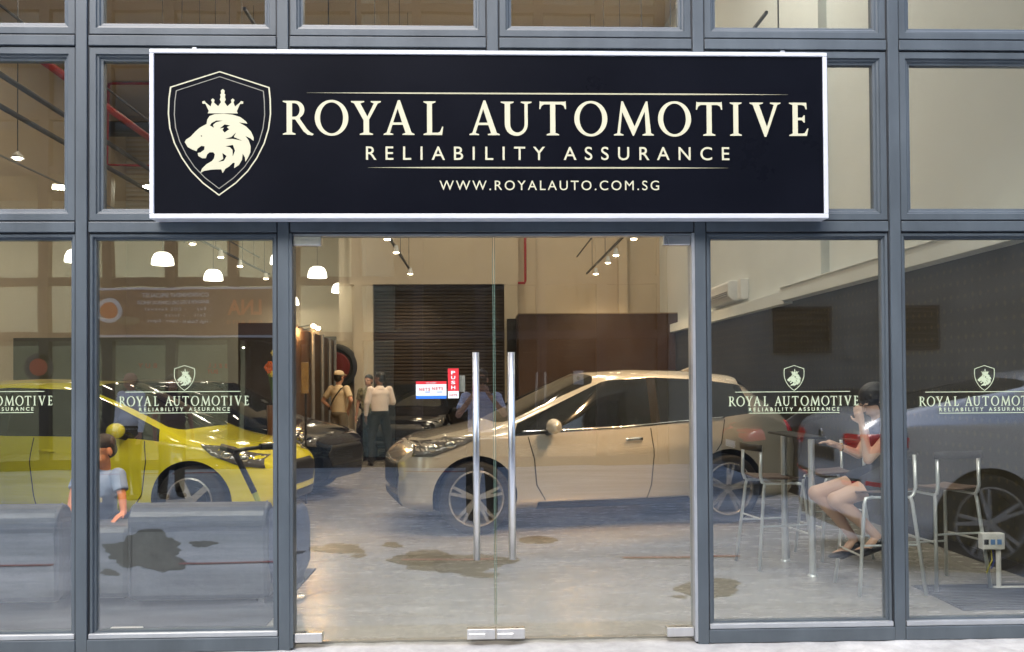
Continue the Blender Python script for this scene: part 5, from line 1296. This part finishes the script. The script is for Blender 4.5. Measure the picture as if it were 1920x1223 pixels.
# ------------------------------------------------------------------ bar table, stools, woman
pole_m = mat('satin_steel_tube', (.74,.78,.80), .32, metal=.65)
bt = thing('bar_table', 'high bar table on two steel poles beside the seated woman', 'table', (0,0,0))
for (px, py) in ((1472, 1052), (1524, 1080)):
    f_ = fl(px, py); MB().tube((f_.x, f_.y, .012), (f_.x, f_.y, 1.0), .024, n=20).build('pole', pole_m, bt, smooth=False)
    MB().lathe([(0,.012),(.035,.012),(.04,0),(0,0)], (f_.x, f_.y, 0), 'Z', 24).build('foot_plate', pole_m, bt)
MB().box((2.34, 1.62, 1.0), (2.54, 2.38, 1.018)).build('table_top', mat('dark_table_top', (.02,.02,.02), .7), bt, bevel=.008)
def stool_proto():
    t = thing('bar_stool', 'x', 'bar stool', (0,0,0), group='steel bar stools at the bar table'); r = .0125
    zs = .66
    top = {(-1,-1): (-.15,-.16), (-1,1): (-.15,.16), (1,-1): (.15,-.16), (1,1): (.15,.16)}
    bot = {(-1,-1): (-.23,-.21), (-1,1): (-.23,.21), (1,-1): (.22,-.21), (1,1): (.22,.21)}
    for k_, a in top.items():
        b_ = bot[k_]
        if k_[0] < 0: pts = [(-.185, a[1], zs+.27), (-.19, a[1], zs+.05), (-.175, a[1]*.97, zs+.0), (-.155, a[1], zs-.012), (-.165, a[1]*1.02, zs-.05), (b_[0], b_[1], 0)]
        else: pts = [(a[0]-.05, a[1], zs-.012), (a[0]+.0, a[1], zs-.02), (a[0]+.012, a[1]*1.02, zs-.06), (b_[0], b_[1], 0)]
        MB().path(pts, r, 10).build('leg', pole_m, t, smooth=True)
    lerp = lambda k_, z: (bot[k_][0]+(top[k_][0]-bot[k_][0])*z/zs, bot[k_][1]+(top[k_][1]-bot[k_][1])*z/zs, z)
    for a, b_, z in (((1,-1),(1,1),.26), ((-1,-1),(1,-1),.33), ((-1,1),(1,1),.33), ((-1,-1),(-1,1),.38)):
        MB().tube(lerp(a, z), lerp(b_, z), .0075, n=8).build('foot_rail', pole_m, t)
    for s in (-1, 1): MB().tube((-.155, s*.155, zs-.014), (.12, s*.155, zs-.014), .009, n=8).build('seat_rail', pole_m, t)
    b_ = MB(); n = 10
    g = [[(-.17+.34*i/n, -.165+.33*j/n, zs+.002+.018*abs(2*j/n-1)**2+.012*(1-i/n)**3) for j in range(n+1)] for i in range(n+1)]
    for row in g: b_.v += row
    for i in range(n):
        for j in range(n): a = i*(n+1)+j; b_.f.append((a, a+1, a+n+2, a+n+1))
    o = b_.build('seat', wood, t, smooth=True); sd = o.modifiers.new('s', 'SOLIDIFY'); sd.thickness = .014; sd.offset = 1
    b_ = MB()
    for i in range(9):
        y = -.19+.38*i/8; x = -.20-.03*(1-(y/.19)**2)
        for z in (zs+.235, zs+.285): b_.v.append((x, y, z))
    for i in range(8): b_.f.append((i*2, i*2+2, i*2+3, i*2+1))
    o = b_.build('backrest', mat('dark_stool_back', (.03,.025,.022), .5), t, smooth=True); sd = o.modifiers.new('s', 'SOLIDIFY'); sd.thickness = .012
    return t
sp = stool_proto()
def footmid(*pp):
    s = Vector((0,0,0))
    for p in pp: s += fl(*p)
    return s/len(pp)
ST = [((2.28, 2.03), R(8), 'leftmost steel bar stool with pale wooden seat, empty'),
      ((2.72, 1.18), R(180), 'steel bar stool that the woman in black sits on'),
      ((3.22, 1.30), R(100), 'empty steel bar stool at the right behind the mullion'),
      ((2.86, 2.35), R(190), 'empty steel bar stool behind the seated woman')]
for i, ((x, y), a, lb) in enumerate(ST):
    o = sp if i == 0 else copy_tree(sp); o.location = (x, y, 0); o.rotation_euler = (0, 0, a); o['label'] = lb; o['category'] = 'bar stool'; o['group'] = 'steel bar stools at the bar table'

wm = thing('person', 'woman with black hair and black dress sitting on a bar stool, hand at her face', 'person', (0,0,0))
wy = 1.30
A = lambda px, py, dy=0: Vector(at(px, py, wy+dy))
hip = Vector((2.88, wy, .76)); chest = Vector((2.86, wy, 1.02)); nkw = Vector((2.79, wy, 1.15)); hcw = A(1638, 752)
kn1, kn2 = A(1530, 925, .06), A(1566, 938, -.10)
an1, an2 = A(1602, 1012, .06), A(1645, 1006, -.08)
hp, T, Q = head_prims(tuple(hcw), .95, R(-80), R(28))
wb = list(hp)+[('c', tuple(nkw-Vector((0,0,.04))), tuple(hcw+Vector((.02,0,-.05))), .044, .043), ('e', tuple(chest), (.10,.15,.15)), ('c', tuple(chest), tuple(hip), .10, .12)]
for kn, an, dy in ((kn1, an1, .08), (kn2, an2, -.08)):
    h0 = hip+Vector((-.02, dy, -.01)); mid = kn+(an-kn)*.35+Vector((.028, 0, -.012))
    wb += [('c', tuple(h0), tuple(kn), .088, .055), ('e', tuple(kn), (.056,.054,.058)), ('c', tuple(kn), tuple(mid), .050, .050), ('c', tuple(mid), tuple(an), .048, .029)]
    wb += [('c', tuple(an), tuple(an+Vector((-.075, -.01, -.075))), .029, .026), ('c', tuple(an+Vector((-.07,-.01,-.07))), tuple(an+Vector((-.155,-.02,-.095))), .026, .017)]
el1, w1 = A(1628, 862, -.14), A(1616, 795, -.10); sh1 = chest+Vector((-.03, -.17, .08))
el2, w2 = A(1610, 852, .06), A(1572, 836, .10); sh2 = chest+Vector((-.03, .16, .08))
wb += [('c', tuple(sh1), tuple(el1), .042, .034), ('c', tuple(el1), tuple(w1), .034, .022), ('c', tuple(sh2), tuple(el2), .042, .034), ('c', tuple(el2), tuple(w2), .033, .022)]
wb += hand_prims(tuple(w1), (A(1606, 765, -.08)-w1), (.6,.6,.0), .88, .5)+hand_prims(tuple(w2), (A(1548, 828, .12)-w2), (0,0,-1), .88, .5)
blob('body', wb, .0062, skin_light, wm)
dr = [('e', tuple(chest+Vector((0,0,.0))), (.122,.165,.165)), ('e', tuple(chest+Vector((-.02,0,.08))), (.11,.15,.10)), ('c', tuple(chest), tuple(hip), .118, .140), ('e', tuple(hip), (.16,.185,.13))]
for kn, dy in ((kn1, .08), (kn2, -.08)): h0 = hip+Vector((-.02, dy, 0)); dr += [('c', tuple(h0), tuple(h0+(kn-h0)*.42), .108, .092)]
blob('dress', dr, .008, mat('black_dress_cloth', (.010,.010,.012), .8), wm, smooth=3)
blob('hair', [('e', T(0,.018,.045), (.090,.108,.088), Q), ('e', T(0,.060,-.01), (.088,.075,.10), Q), ('e', T(.05,.04,-.07), (.05,.06,.10), Q), ('e', T(-.05,.04,-.07), (.05,.06,.10), Q), ('e', T(0,.07,-.12), (.08,.05,.12), Q)], .008, hair_m, wm, smooth=3)
shoe_m = mat('black_pump_leather', (.012,.010,.010), .3)
for an in (an1, an2):
    blob('shoe', [('e', tuple(an+Vector((-.125,-.018,-.098))), (.075,.040,.024), Matrix.Rotation(R(-12), 3, 'Y')), ('e', tuple(an+Vector((.012,-.004,-.048))), (.040,.037,.042)), ('c', tuple(an+Vector((.01,-.004,-.07))), tuple(an+Vector((-.10,-.016,-.115))), .030, .022)], .006, shoe_m, wm, smooth=3)
brc = MB()
MB().lathe([(.026,-.006),(.030,-.006),(.030,.006),(.026,.006)], (0,0,0), 'X', 18).build('bracelet', mat('gold', (.8,.5,.15), .25, metal=1), wm, loc=tuple(w2+(el2-w2)*.15))

# power pedestal, trunking, floor grille
pp = thing('power_pedestal', 'white socket box on a short white post by the floor grille', 'socket', (0,0,0))
f_ = fl(1873, 1105); x_, y_ = f_.x, f_.y
MB().tube((x_, y_, 0), (x_, y_, .29), .016, n=14).build('post', white_pl, pp)
MB().box((x_-.125, y_-.03, .275), (x_+.03, y_+.03, .385)).build('socket_box', white_pl, pp, bevel=.006)
for i in range(3): MB().box((x_-.115+.045*i, y_-.034, .31), (x_-.085+.045*i, y_-.03, .345)).build('socket', mat('socket_blue', (.15,.3,.6), .4) if i else black, pp)
MB().path([(x_-.05, y_, .275), (x_-.045, y_, .20), (x_-.07, y_, .15), (x_-.09, y_-.01, .11)], .004, 6).build('earth_wire', mat('wire_yellow', (.5,.45,.05), .5), pp)
MB().path([(x_-.04, y_, .275), (x_-.03, y_, .19), (x_-.05, y_, .14)], .004, 6).build('blue_wire', mat('wire_blue', (.03,.06,.3), .5), pp)
MB().box((x_-.03, y_-.02, 0), (3.9, y_+.02, .018)).build('floor_trunking', white_pl, pp)
gg = thing('floor_grille', 'dark slotted floor grille in front of the wallpapered wall', 'floor grille', (0,0,0))
g0, g1 = fl(1785, 1098), fl(1850, 1145)
gx0, gx1, gy0, gy1 = 2.98, 3.9, g1.y, g0.y
MB().box((gx0, gy0, .002), (gx1, gy1, .006)).build('tray', mat('grille_dark', (.03,.032,.035), .6), gg)
nb = 16
for i in range(nb):
    y = gy0+(gy1-gy0)*(i+.5)/nb; MB().box((gx0+.01, y-.006, .006), (gx1-.01, y+.006, .012)).build('bar', mat('grille_bar', (.09,.095,.10), .5, metal=.5), gg)
